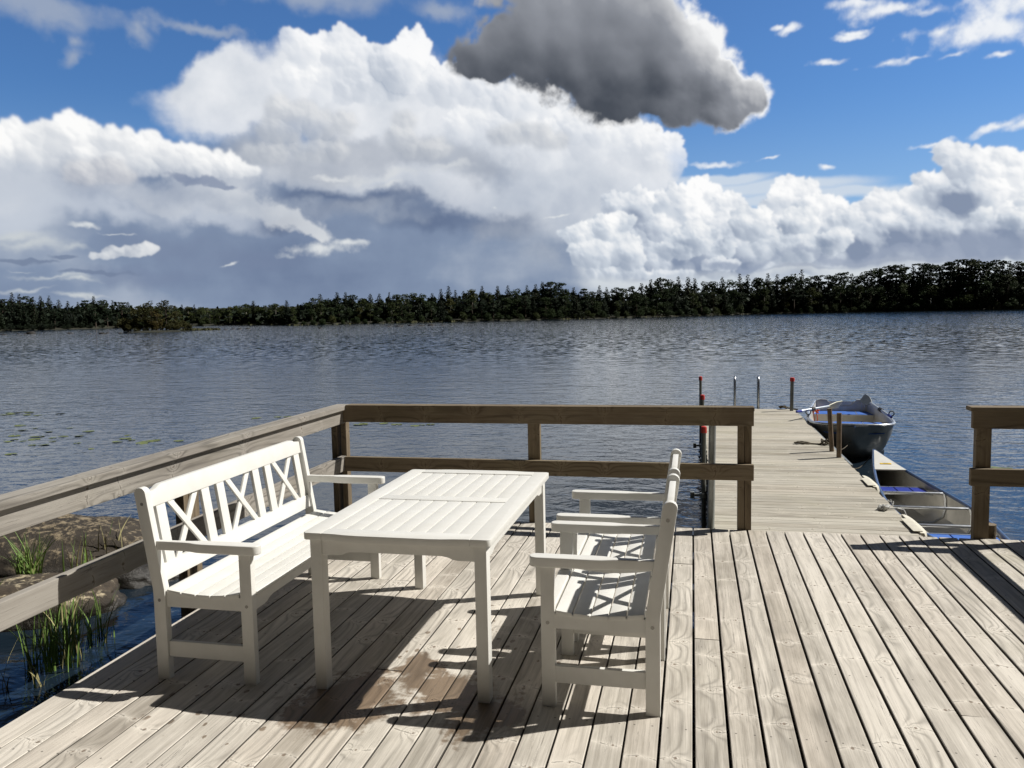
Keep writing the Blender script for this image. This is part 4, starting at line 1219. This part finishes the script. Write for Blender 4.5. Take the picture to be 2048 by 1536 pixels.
def boulder(name, label, c, r, mat, seed, lump=.22, cat='rock', group=None, sub=4, flat=.0, rz=0, round_=.85):
    b = bmesh.new(); bmesh.ops.create_icosphere(b, subdivisions=sub, radius=1)
    off = Vector((seed*3.1, seed*1.7, seed*.9))
    for v in b.verts:
        d = v.co.normalized()
        k = 1+lump*mnoise.fractal(d*1.3+off, 1, 2, 4)+lump*.30*mnoise.fractal(d*5+off, 1, 2, 3)+.018*mnoise.fractal(d*16+off, 1, 2, 3)
        q = Vector((math.copysign(abs(d.x)**round_, d.x), math.copysign(abs(d.y)**round_, d.y), math.copysign(abs(d.z)**(1-flat), d.z)))*k
        v.co = Vector((q.x*r[0], q.y*r[1], q.z*r[2]))
    mb = MB(); mb.bm(b); b.free()
    o = mb.build(name, mat, smooth=180, loc=c); o.rotation_euler = (0, 0, rz)
    return tag(o, label, cat, group)
boulder('boulder', 'big rounded brown granite boulder standing in the water behind the left railing', (-5.55, 5.95, -.52), (1.16, .66, .45), M['rock'], 2, .10, rz=.2, sub=5, round_=1.0)
boulder('boulder', 'flat pale sunlit rock in front of the big boulder', (-4.86, 4.86, -.53), (.74, .40, .28), M['rock2'], 5, .17, flat=.2, rz=.5, sub=5)
boulder('boulder', 'low dark wet stone at the waterline right of the big boulder', (-4.55, 5.72, -.53), (.42, .30, .16), M['rock3'], 8, .3, rz=.3)
boulder('boulder', 'small pale stone low in the water by the left edge', (-5.45, 4.85, -.53), (.40, .36, .16), M['rock2'], 11, .3)

M['reed'] = plain('reed_green', (.17, .275, .06), .6, var=.4, scale=3)
M['dry_grass'] = plain('dry_grass', (.36, .32, .15), .7, var=.3, scale=4)
def reeds(label, c, n, hgt, spread, seed, lean=.22, mats=('reed', 'dry_grass'), name='reed_clump', wd=.0050):
    rng = random.Random(seed); mb = MB()
    for i in range(n):
        a = rng.uniform(0, 6.28); q = spread*math.sqrt(rng.random())
        p = Vector((math.cos(a)*q, math.sin(a)*q*.7, -.03))
        h = hgt*rng.uniform(.45, 1.08); ln = Vector((rng.gauss(.05, lean), rng.gauss(0, lean), 0))*h
        bend = rng.uniform(.3, 1.0)
        u = Vector((math.cos(a*3.1), math.sin(a*3.1), 0))*wd*rng.uniform(.7, 1.5)
        v = Vector((-u.y, u.x, 0))*.35
        rings = []
        for k in range(6):
            s = k/5; o = p+Vector((0, 0, h*s*(1-.12*bend*s)))+ln*(s**2)
            t = (1-s**1.7)+.04
            rings.append([o+u*t, o+v*t, o-u*t])
        mb.mi = 0 if rng.random() < .78 else 1
        mb.loft(rings, closed=False)
    o = mb.build(name, [M[m] for m in mats], smooth=180, loc=c)
    return tag(o, label, 'reeds')
reeds('tall green reed clump standing in the water below the left railing', (-3.86, 4.16, WATER), 74, .56, .20, 1)
reeds('reed blades in front of the pale rock, just behind the tall clump', (-4.00, 4.52, WATER), 54, .42, .26, 2)
reeds('bright green grass tuft growing between the big boulder and the pale rock', (-4.98, 5.20, -.36), 80, .46, .10, 3, lean=.30)
reeds('thin upright stalks on the pale rock right of the grass tuft', (-4.66, 5.32, -.36), 22, .42, .18, 4, lean=.14)
reeds('small reed tuft in the water beside the bench back', (-4.02, 5.42, WATER), 20, .30, .05, 5, lean=.16)
reeds('sparse dry stalks on the right shoulder of the big boulder', (-4.75, 5.80, -.28), 9, .30, .12, 6, lean=.4, mats=('dry_grass', 'reed'))
reeds('yellowing grass at the left picture edge in front of the pale rock', (-5.05, 4.75, -.40), 26, .30, .16, 7, lean=.3, mats=('dry_grass', 'reed'))
reeds('few bent stalks leaning over the dark water nearest the deck', (-3.80, 3.86, WATER), 9, .34, .14, 8, lean=.7, mats=('dry_grass', 'reed'))

# floating lily leaves
M['lily'] = plain('lily_leaf', (.125, .15, .045), .5, var=.5, scale=2.5)
def lilies():
    rng = random.Random(4); mb = MB()
    areas = [(-15.6, 15.9, 1.2, .4, 26), (-11.6, 12.3, 1.2, .9, 40), (-9.6, 12.4, .9, .35, 16), (-13.2, 13.6, 1.2, .5, 18), (-6.0, 14.9, .7, .25, 10), (-8.6, 15.6, .4, .3, 6), (-5.0, 14.7, .5, .2, 6), (4.2, 11.2, .5, .3, 5), (4.6, 9.9, .7, .3, 8), (5.0, 12.4, .6, .3, 4)]
    for (cx, cy, rx, ry, n) in areas:
        for i in range(int(n*.62)):
            x = cx+rng.gauss(0, rx*.5); y = cy+rng.gauss(0, ry*.5); r_ = rng.uniform(.05, .12); a0 = rng.uniform(0, 6.28)
            tx, ty = rng.gauss(0, .04), rng.gauss(0, .04)
            pts = [(0, 0)]+[(r_*math.cos(a0+.25+k*(5.78/11)), r_*math.sin(a0+.25+k*(5.78/11))*.86) for k in range(12)]
            vs = [(x+px, y+py, .006+px*tx+py*ty+rng.uniform(0, .004)) for px, py in pts]
            mb.add(vs, [(0, k, k+1) for k in range(1, 12)])
    tag(mb.build('lily_leaves', M['lily'], loc=(0, 0, WATER)), 'few yellow-green lily leaves floating beyond the left railing', 'lily leaves', kind='stuff')
lilies()
# ------------------------------------------------------------------ far shore and forest
SHORE = [(-800, 684), (-120, 667), (0, 662.2), (100, 659.6), (200, 656.8), (300, 653.6), (440, 650.6), (520, 650.0), (594, 650.8), (700, 648), (830, 645.2), (1024, 641), (1250, 635.8), (1500, 628.5), (1750, 624), (2048, 619), (2800, 603)]
SKY = [(-800, 617), (-120, 600), (0, 598), (30, 590), (50, 587), (66, 592), (106, 596), (122, 606), (150, 603), (178, 596), (212, 597), (250, 603), (300, 608), (376, 611), (444, 610), (492, 604), (564, 606), (592, 607), (606, 600), (622, 592), (668, 587), (713, 587), (750, 590), (785, 586), (819, 582), (867, 583), (896, 577), (930, 580), (956, 573), (980, 579), (1031, 571), (1106, 562), (1133, 569), (1164, 574), (1190, 580), (1216, 571), (1258, 574), (1285, 566), (1320, 553), (1343, 551), (1379, 558), (1406, 555), (1453, 551), (1500, 552), (1530, 549), (1562, 545), (1601, 541), (1640, 553), (1671, 545), (1694, 546), (1725, 543), (1760, 529), (1807, 533), (1858, 527), (1889, 525), (1912, 519), (1955, 519), (2014, 519), (2045, 523), (2800, 508)]
def lin(tab, x):
    if x <= tab[0][0]: return tab[0][1]
    return interp(tab, x)
def shore_pt(px): return at_z(px, lin(SHORE, px), WATER)
def land_h(b): return interp([(-3, -1.2), (0, WATER-.02), (1.0, WATER+.14), (4, -.15), (12, .5), (40, 2.0), (120, 5), (900, 14)], b)

def ground_mat(name, a, c):
    m, nt, b = material(name)
    p, x, y, z = obj_xyz(nt)
    put(nt, b.inputs['Base Color'], mixc(nt, noise(nt, p, .6, 6, .65), a, c)); b.inputs['Roughness'].default_value = .95
    return m
M['ground'] = ground_mat('forest_floor', (.012, .014, .008), (.034, .034, .018))
M['pale_shore'] = ground_mat('pale_shore_grass', (.13, .125, .06), (.22, .20, .115))
def terrain():
    mb = MB(); rows = [-3, 0, 1.0, 4, 12, 40, 120, 900]; rings = []
    rng = random.Random(8)
    for px in range(-800, 2801, 20):
        p = shore_pt(px); d = Vector((p.x, p.y, 0)).normalized()
        j = rng.uniform(-.5, .5)
        rings.append([(p.x+d.x*(b+(j if b < 10 else 0)), p.y+d.y*(b+(j if b < 10 else 0)), land_h(b)) for b in rows])
    mb.loft(rings, closed=False)
    tag(mb.build('terrain', M['ground'], smooth=180), kind='structure')
terrain()
ISL = [(at_z(px, 665, WATER)) for px in (238, 445)]
def island():
    mb = MB(); rings = []
    a = at_z(246, 665.5, WATER); b = at_z(442, 660.5, WATER)
    ax = (b-a); L = ax.length; ax.normalize(); nr = Vector((-ax.y, ax.x, 0))
    for k in range(25):
        s = k/24; w = 6*math.sqrt(max(0, 1-(2*s-1)**2))+.05
        if s > .55: w *= 1-.6*(s-.55)/.45
        hgt = .22*math.sin(math.pi*min(1, s*1.5+.02))**.6 if s < .62 else .05*(1-(s-.62)/.38)+.02
        c = a+ax*(L*s)+nr*4.5
        rings.append([c+nr*(q*w)+Vector((0, 0, -.3+(hgt+.3)*math.sqrt(max(0, 1-q*q)))) for q in (-1, -.9, -.6, -.2, .2, .6, .9, 1)])
    mb.loft(rings, closed=False)
    tag(mb.build('terrain', M['ground'], smooth=180), kind='structure')
    return a, ax, L, nr
IA, IX, IL, IN = island()

def leaf_mat(name, dark, light, tr=.15):
    m, nt, b = material(name)
    geo = nt.nodes.new('ShaderNodeNewGeometry'); rnd = S(nt, geo.outputs['Random Per Island'])
    info = nt.nodes.new('ShaderNodeObjectInfo'); orn = S(nt, info.outputs['Random'])
    tone = rnd*.65+orn*.55-.10
    c = mixc(nt, sstep(nt, tone, 0.0, 1.0, smooth=False), dark, light)
    c = mixc(nt, sstep(nt, orn, .80, 1.0)*.5, c, tuple(v*k for v, k in zip(light, (1.35, .95, .8))))
    put(nt, b.inputs['Base Color'], c); b.inputs['Roughness'].default_value = .75
    b.inputs['Specular IOR Level'].default_value = .25
    b.inputs['Subsurface Weight'].default_value = 0.0
    tl = nt.nodes.new('ShaderNodeBsdfTranslucent'); put(nt, tl.inputs[0], c)
    mx = nt.nodes.new('ShaderNodeMixShader'); mx.inputs[0].default_value = tr
    nt.links.new(b.outputs[0], mx.inputs[1]); nt.links.new(tl.outputs[0], mx.inputs[2])
    out = [n for n in nt.nodes if n.type == 'OUTPUT_MATERIAL'][0]
    nt.links.new(mx.outputs[0], out.inputs[0])
    return m
M['spruce'] = leaf_mat('spruce_needles', (.009, .016, .010), (.028, .043, .020))
M['pine'] = leaf_mat('pine_needles', (.013, .025, .014), (.042, .064, .030))
M['broad'] = leaf_mat('broad_leaves', (.019, .033, .012), (.050, .077, .025))
M['birch'] = leaf_mat('birch_leaves', (.026, .040, .012), (.066, .084, .025))
M['olive'] = leaf_mat('olive_leaves', (.036, .038, .012), (.095, .090, .028))
M['young'] = leaf_mat('young_birch_leaves', (.042, .060, .018), (.098, .125, .040))
M['bark'] = plain('tree_bark', (.085, .065, .05), .9, var=.35, scale=2)
M['bark_pale'] = plain('birch_bark', (.30, .28, .24), .85, var=.4, scale=3)

def tuft(mb, c, s, rng, droop=0.0, n=3):
    for _ in range(n):
        a = Vector((rng.gauss(0, 1), rng.gauss(0, 1), rng.gauss(0, .8))).normalized()
        b = a.cross(Vector((rng.gauss(0, 1), rng.gauss(0, 1), rng.gauss(0, 1)))).normalized()
        o = c+Vector((rng.gauss(0, .35), rng.gauss(0, .35), rng.gauss(0, .3)))*s
        k = s*rng.uniform(.5, 1.0)
        p = [o+a*k, o+(a*.2+b*.8)*k, o+(b*.35-a*.75)*k, o-(b*.75+a*.15)*k]
        p[0].z -= droop*k
        mb.add(p, [(0, 1, 2, 3)])
def trunk(mb, h, r, rng, bend=.02, top=.85):
    pts = []; x = y = 0
    for k in range(7):
        s = k/6; pts.append((x, y, h*top*s-.3)); x += rng.gauss(0, bend)*h/6; y += rng.gauss(0, bend)*h/6
    mb.tube(pts, [r*(1-.85*k/6)+.02 for k in range(7)], 6)
    return [Vector(p) for p in pts]
# every kind is built 10 m tall and scaled to the tree in question
def spruce(seed):
    rng = random.Random(seed); mb = MB(); mb.mi = 0; trunk(mb, 10, .16, rng, .004, .97); mb.mi = 1
    base = rng.uniform(.4, 1.2); z = base; wide = rng.uniform(1.5, 2.0)
    while z < 9.9:
        s = (z-base)/(10-base); rr = wide*(1-s)**.72*rng.uniform(.78, 1.16)+.10
        nb = max(3, int(9*(1-s)+3))
        ph = rng.random()*6.28
        for k in range(nb):
            a = ph+k*6.28/nb+rng.gauss(0, .2); l = rr*rng.uniform(.65, 1.12)
            m = max(1, int(l/.30))
            for j in range(m):
                q = (j+.6)/m
                tuft(mb, Vector((math.cos(a)*l*q, math.sin(a)*l*q, z-.38*l*q*q+rng.gauss(0, .05))), .30*(1-.35*s), rng, .5, 2)
        z += .42*(1-.45*s)
    tuft(mb, Vector((0, 0, 9.9)), .15, rng, 0, 2)
    return mb, ['bark', 'spruce']
def crown(mb, blobs, dens, size, rng):
    for (c, r, fl) in blobs:
        n = int(dens*r*r)
        for _ in range(n):
            d = Vector((rng.gauss(0, 1), rng.gauss(0, 1), rng.gauss(0, 1))).normalized()
            q = r*(.55+.5*rng.random()**.6)
            tuft(mb, c+Vector((d.x*q, d.y*q, d.z*q*fl)), size*rng.uniform(.7, 1.25), rng, .2, 2)
def limb(mb, a, b, r, rng):
    m = (a+b)/2+Vector((rng.gauss(0, .15), rng.gauss(0, .15), -.1))
    mb.tube([a, m, b], [r, r*.7, r*.35], 5)
def pine(seed):
    rng = random.Random(seed); mb = MB(); mb.mi = 0; sp = trunk(mb, 10, .17, rng, .012, .93)
    blobs = []
    z = rng.uniform(3.6, 5.0)
    while z < 9.5:
        s = (z-3.5)/6.5; k = rng.randint(2, 3)
        base = sp[min(6, int(z/10*6.4))]
        for _ in range(k):
            a = rng.random()*6.28; l = rng.uniform(.5, 1.7)*(1-.45*s)
            c = Vector((base.x+math.cos(a)*l, base.y+math.sin(a)*l, z+rng.gauss(.1, .2)))
            blobs.append((c, rng.uniform(.5, .85)*(1-.2*s), .55)); limb(mb, Vector((base.x, base.y, z-.4)), c, .05, rng)
        z += rng.uniform(.55, .85)
    blobs.append((Vector((sp[-1].x, sp[-1].y, 9.5)), .6, .6))
    mb.mi = 1; crown(mb, blobs, 95, .20, rng)
    return mb, ['bark', 'pine']
def broadleaf(seed, mat='broad', wide=1.0, bark='bark', low=1.2):
    rng = random.Random(seed); mb = MB(); mb.mi = 0; sp = trunk(mb, 10, .16, rng, .014, .8)
    blobs = []
    for k in range(rng.randint(15, 20)):
        z = rng.uniform(low, 9.2); s = (z-low)/(10-low)
        prof = (math.sin(math.pi*min(1, s*.88+.14)))**.8*1.9*wide
        a = rng.random()*6.28; l = prof*rng.uniform(.25, .95)
        base = sp[min(6, int(z/10*6.6))]
        c = Vector((base.x+math.cos(a)*l, base.y+math.sin(a)*l, z))
        blobs.append((c, rng.uniform(.6, 1.05), .85)); limb(mb, Vector((base.x, base.y, max(.5, z-1.0))), c, .05, rng)
    blobs.append((Vector((sp[-1].x, sp[-1].y, 9.2)), .75, .9))
    mb.mi = 1; crown(mb, blobs, 72, .20, rng)
    return mb, [bark, mat]
def shrub(seed, mat='broad'):
    rng = random.Random(seed); mb = MB(); blobs = []; mb.mi = 0
    for k in range(9):
        a = rng.random()*6.28; l = rng.uniform(0, 4.6)
        c = Vector((math.cos(a)*l, math.sin(a)*l*.7, rng.uniform(2.0, 8.0-l*.8)))
        blobs.append((c, rng.uniform(1.6, 2.5), .9)); limb(mb, Vector((c.x*.3, c.y*.3, -.4)), c, .12, rng)
    mb.mi = 1; crown(mb, blobs, 26, .40, rng)
    return mb, ['bark', mat]
KINDS = {'spruce_tree': [spruce(s) for s in (1, 2, 3, 4)], 'pine_tree': [pine(s) for s in (11, 12, 13, 14)],
         'broadleaf_tree': [broadleaf(21), broadleaf(22), broadleaf(23, wide=1.2), broadleaf(24, wide=.85)],
         'birch_tree': [broadleaf(31, 'birch', .72, 'bark_pale', 2.0), broadleaf(32, 'birch', .8, 'bark_pale', 1.6), broadleaf(33, 'birch', .7, 'bark_pale', 2.2)],
         'islet_tree': [broadleaf(51, 'olive', 1.5, low=.3), broadleaf(52, 'olive', 1.55, low=.3), broadleaf(53, 'olive', 1.4, low=.3)],
         'shade_shrub': [shrub(44, 'spruce'), shrub(45, 'spruce')],  # dark needle colour on shrubs, painted in place of cloud shadow
         'bay_birch': [broadleaf(61, 'young', .8, 'bark_pale', .8), broadleaf(62, 'young', .9, 'bark_pale', .8), broadleaf(63, 'young', .75, 'bark_pale', .8)],
         'islet_shrub': [shrub(54, 'olive'), shrub(55, 'olive')],
         'shrub': [shrub(41), shrub(42, 'birch'), shrub(43)]}
PROTO = {}
for nm, ls in KINDS.items():
    PROTO[nm] = []
    for mb, mats in ls:
        me = bpy.data.meshes.new(nm); me.from_pydata(mb.v, [], mb.f)
        for q in mats: me.materials.append(M[q])
        me.polygons.foreach_set('material_index', mb.m); me.update()
        PROTO[nm].append(me)
WOODS = [(-200, 128, 'wood on the far left shore'), (128, 260, 'wood beyond the rock skerries left of the islet'), (260, 598, 'low young wood in the far bay behind the islet'), (598, 900, 'wood on the middle shore next to the far bay'), (900, 1240, 'middle stretch of the far wood'), (1240, 1500, 'dark stretch of wood right of the middle'), (1500, 1740, 'wood above the jetty end'), (1740, 2400, 'tallest wood, on the far right shore')]
def wood_of(px):
    for a, b, n in WOODS:
        if a <= px < b: return n
    return WOODS[-1][2]
KLAB = {'spruce_tree': 'pointed spruce', 'pine_tree': 'ragged pine', 'broadleaf_tree': 'round green broadleaf tree', 'birch_tree': 'pale birch', 'shrub': 'low waterline shrub', 'bay_birch': 'bright young birch', 'shade_shrub': 'dark waterline shrub'}
TREES = []
def plant(kind, px, ytop, back, rng, label=None, group=None, wscale=1.0, pos=None, z=None):
    if pos is None:
        p = shore_pt(px); d = Vector((p.x, p.y, 0)).normalized(); pos = p+d*back; z = land_h(back)-.1
    dist = (pos.x*CF.x+pos.y*CF.y)
    ztop = at_y(px, ytop, pos.y).z
    h = max(1.2, ztop-z)
    o = bpy.data.objects.new(kind, rng.choice(PROTO[kind])); COL.objects.link(o)
    o.location = (pos.x, pos.y, z); s = h/10
    w = s*wscale*rng.uniform(.92, 1.15)
    if h < 7: w *= 1.25
    o.scale = (w, w, s); o.rotation_euler = (0, 0, rng.random()*6.28)
    o.name = kind.replace('islet_tree', 'broadleaf_tree').replace('islet_shrub', 'shrub').replace('bay_birch', 'birch_tree').replace('shade_shrub', 'shrub')
    cat = 'shrub' if 'shrub' in kind else 'tree'
    tag(o, label or KLAB[kind]+' in the '+wood_of(px), cat, group or KLAB[kind]+'s in the '+wood_of(px))
    return o
def forest():
    rng = random.Random(12)
    x = -40.0
    while x < 2100:                                     # the row that makes the skyline
        far = 260 <= x < 598
        y = lin(SKY, x)
        r_ = rng.random()
        if far: kind = 'spruce_tree' if r_ < .3 else ('birch_tree' if r_ < .5 else 'bay_birch')
        elif x < 260: kind = 'spruce_tree' if r_ < .6 else 'pine_tree'  # dark kinds only, their colour standing in for cloud shadow on this shore
        elif x < 1240: kind = 'spruce_tree' if r_ < .50 else ('pine_tree' if r_ < .76 else ('broadleaf_tree' if r_ < .9 else 'birch_tree'))
        elif x < 1500: kind = 'spruce_tree' if r_ < .45 else ('pine_tree' if r_ < .65 else 'broadleaf_tree')
        elif x < 1740: kind = 'spruce_tree' if r_ < .2 else ('pine_tree' if r_ < .4 else 'broadleaf_tree')
        else: kind = 'pine_tree' if r_ < .72 else ('broadleaf_tree' if r_ < .9 else 'spruce_tree')
        plant(kind, x, y+(rng.uniform(-7, 3) if kind == 'spruce_tree' else (rng.uniform(-3, 4) if kind == 'pine_tree' else rng.uniform(1, 8))), rng.uniform(7, 14), rng, wscale=1.5 if kind == 'spruce_tree' else 1.45)
        x += rng.uniform(13, 21) if not far else rng.uniform(9, 15)
    x = -30.0
    while x < 2100:                                     # lower trees in front
        sk, sh = lin(SKY, x), lin(SHORE, x)
        f = rng.uniform(.32, .62) if not 260 <= x < 598 else rng.uniform(.25, .5)
        kind = rng.choice(['broadleaf_tree', 'broadleaf_tree', 'birch_tree', 'spruce_tree', 'pine_tree'] if x > 598 else (['bay_birch', 'bay_birch', 'birch_tree', 'bay_birch'] if x > 260 else ['spruce_tree', 'spruce_tree', 'pine_tree', 'pine_tree']))
        plant(kind, x, sk+(sh-sk)*f*.75, rng.uniform(2.5, 5), rng, wscale=1.35)
        x += rng.uniform(15, 25)
    x = -35.0
    while x < 2090:                                     # shrubs along the water
        sk, sh = lin(SKY, x), lin(SHORE, x)
        plant('shrub' if x > 250 else 'shade_shrub', x, sh-(sh-sk)*(rng.uniform(.16, .36) if x > 250 else rng.uniform(.16, .34)), rng.uniform(.3, 1.6), rng, wscale=.95)
        x += rng.uniform(18, 30)
    # the islet
    for s, yt, k, w, lab in ((.02, 624, 'islet_shrub', .8, 'dark shrub on the left tip of the islet'), (.11, 616, 'islet_tree', 1.2, 'leftmost broadleaf tree on the islet'), (.20, 609, 'islet_tree', 1.1, 'dark tree left of the round crown on the islet'), (.29, 600.5, 'islet_tree', 1.0, 'tree with the tall round crown on the islet'), (.345, 618, 'islet_tree', 1.2, 'short tree between the two tall trees of the islet'),
                          (.44, 599.5, 'islet_tree', 1.15, 'brownish broad-crowned tree, tallest on the islet'), (.54, 622, 'islet_tree', 1.2, 'small tree right of the tallest islet tree'), (.61, 632, 'islet_shrub', .7, 'rounded shrub towards the right end of the islet trees'), (.68, 641, 'islet_shrub', .6, 'lowest shrub on the right of the islet'), (.38, 637, 'islet_shrub', .7, 'shrub in front of the tall islet trees'), (.16, 640, 'islet_shrub', .7, 'shrub at the waterline on the left of the islet'), (.08, 638, 'islet_shrub', .9, 'bush under the leftmost islet tree'), (.25, 636, 'islet_shrub', .9, 'bush at the foot of the tall round crown on the islet'), (.33, 640, 'islet_shrub', .9, 'bush between the two tall trees of the islet'), (.47, 637, 'islet_shrub', .9, 'bush at the foot of the tallest islet tree'), (.55, 640, 'islet_shrub', .9, 'bush under the small tree right of the tallest one on the islet')):
        c = IA+IX*(IL*s)+IN*(4.5+rng.uniform(-1.5, 1.5))
        q = c-Vector((0, 0, EYE)); px = 1024+FPX*q.dot(CR)/q.dot(CF)
        plant(k, px, yt, 0, rng, lab, 'trees on the islet', w, Vector((c.x, c.y, 0)), -.35)
forest()
def far_wood():
    "the inside of the wood, which reads as one dark mass"
    rng = random.Random(77); mb = MB(); blob = 0
    x = -780.0
    while x < 2780:
        sk, sh = lin(SKY, x), lin(SHORE, x)
        p = shore_pt(x); d = Vector((p.x, p.y, 0)).normalized()
        for back, fr in ((9, .50), (16, .34), (26, .22)) if -40 < x < 2090 else ((5, .45), (10, .25), (16, .10), (22, .0)):
            c = p+d*(back+rng.uniform(-2, 2)); zt = at_y(x, sk+(sh-sk)*fr, c.y).z; zb = land_h(back)-.3
            n = 26
            for _ in range(n):
                a = rng.random()*6.28; q = rng.uniform(.2, 1.0)*2.4
                z = zb+(zt-zb)*rng.random()
                tuft(mb, Vector((c.x+math.cos(a)*q, c.y+math.sin(a)*q, z)), rng.uniform(.7, 1.25), rng, .2, 2)
        x += 13
    tag(mb.build('wood', M['spruce']), 'dark unbroken mass of forest behind the trees of the far shore', 'forest', kind='stuff')
far_wood()

def reed_belt(name, label, ranges, mat, seed):
    rng = random.Random(seed); mb = MB()
    for (a, b, back, h, n) in ranges:
        for _ in range(n):
            px = rng.uniform(a, b); p = shore_pt(px); d = Vector((p.x, p.y, 0)).normalized()
            c = p+d*(rng.uniform(-.3, back)); k = h*rng.uniform(.5, 1.1)
            u = Vector((rng.gauss(0, .2), rng.gauss(0, .2), 0)); v = Vector((rng.gauss(0, .10), rng.gauss(0, .10), k))
            c.z = WATER-.05
            mb.add([c-u, c+u, c+u*.3+v, c-u*.3+v], [(0, 1, 2, 3)])
    tag(mb.build(name, mat), label, 'reeds', kind='stuff')
M['belt'] = ground_mat('reed_belt_yellow', (.055, .06, .022), (.12, .115, .05))
reed_belt('reed_belt', 'pale yellow-green reed belt along the foot of the far wood', [(1975, 2130, 5, 1.5, 700), (1620, 1960, 2, .5, 500), (430, 600, 2, .28, 500), (790, 925, 2, .5, 260), (1120, 1600, 1.5, .35, 420), (600, 790, 1, .3, 160)], M['belt'], 3)
def spit_grass():
    rng = random.Random(31); mb = MB()
    for _ in range(420):
        s = rng.uniform(.60, 1.0); c = IA+IX*(IL*s)+IN*(4.5+rng.uniform(-2, 1.5)); c.z = -.46; k = rng.uniform(.2, .6)*(1.1-s*.6)
        u = Vector((rng.gauss(0, .2), rng.gauss(0, .2), 0)); v = Vector((rng.gauss(0, .1), rng.gauss(0, .1), k))
        mb.add([c-u, c+u, c+u*.3+v, c-u*.3+v], [(0, 1, 2, 3)])
    tag(mb.build('grass', M['belt']), 'low olive grass on the flat right-hand spit of the islet', 'grass', kind='stuff')
spit_grass()
# skerries
M['skerry'] = plain('dark_skerry', (.022, .020, .018), .8, var=.4, scale=1)
def skerries():
    G = 'low dark skerries breaking the lake surface'
    for i, (px, py, w, h, lab) in enumerate(((62, 668, 1.9, .95, 'largest skerry near the left shore, with a brownish top'), (8, 669.5, 1.5, .40, None), (37, 668.5, .9, .35, None), (50, 668.5, .7, .30, None), (140, 667, 1.7, .40, None), (178, 668, 1.3, .22, None), (204, 668, 1.5, .5, None), (214, 667, .9, .35, None), (240, 666, 1.1, .3, None),
                                  (452, 659, 1.0, .3, None), (466, 658.5, 1.3, .4, None), (480, 658.5, 1.2, .4, None), (496, 658, 1.3, .4, None), (520, 658, .7, .25, None), (641, 657, .9, .35, 'lone small rock off the middle wood'),
                                  (778, 653, 1.6, .30, None), (800, 652.5, 2.2, .36, None), (822, 651.5, 1.6, .5, None), (842, 652, 1.8, .36, None), (862, 651, 1.5, .6, None), (885, 651, 1.5, .25, None), (903, 650.5, 1.0, .22, None))):
        c = at_z(px, py, WATER)
        where = 'left of the islet' if px < 245 else ('right of the islet spit' if px < 560 else 'in the row off the middle wood')
        boulder('skerry', lab or 'low dark skerry '+where, (c.x, c.y, WATER-.08), (w*.40, w*.32, h*.46+.08), M['skerry'], 20+i, .3, 'rock', G+' '+where if not lab else G, 2)
skerries()
# ------------------------------------------------------------------ render settings
scene.cycles.use_denoising = True
scene.cycles.denoiser = 'OPENIMAGEDENOISE'
scene.cycles.denoising_input_passes = 'RGB_ALBEDO_NORMAL'
scene.cycles.caustics_reflective = False
scene.cycles.caustics_refractive = False
scene.cycles.max_bounces = 8
scene.cycles.diffuse_bounces = 3
scene.cycles.glossy_bounces = 4
scene.cycles.sample_clamp_indirect = 6.0
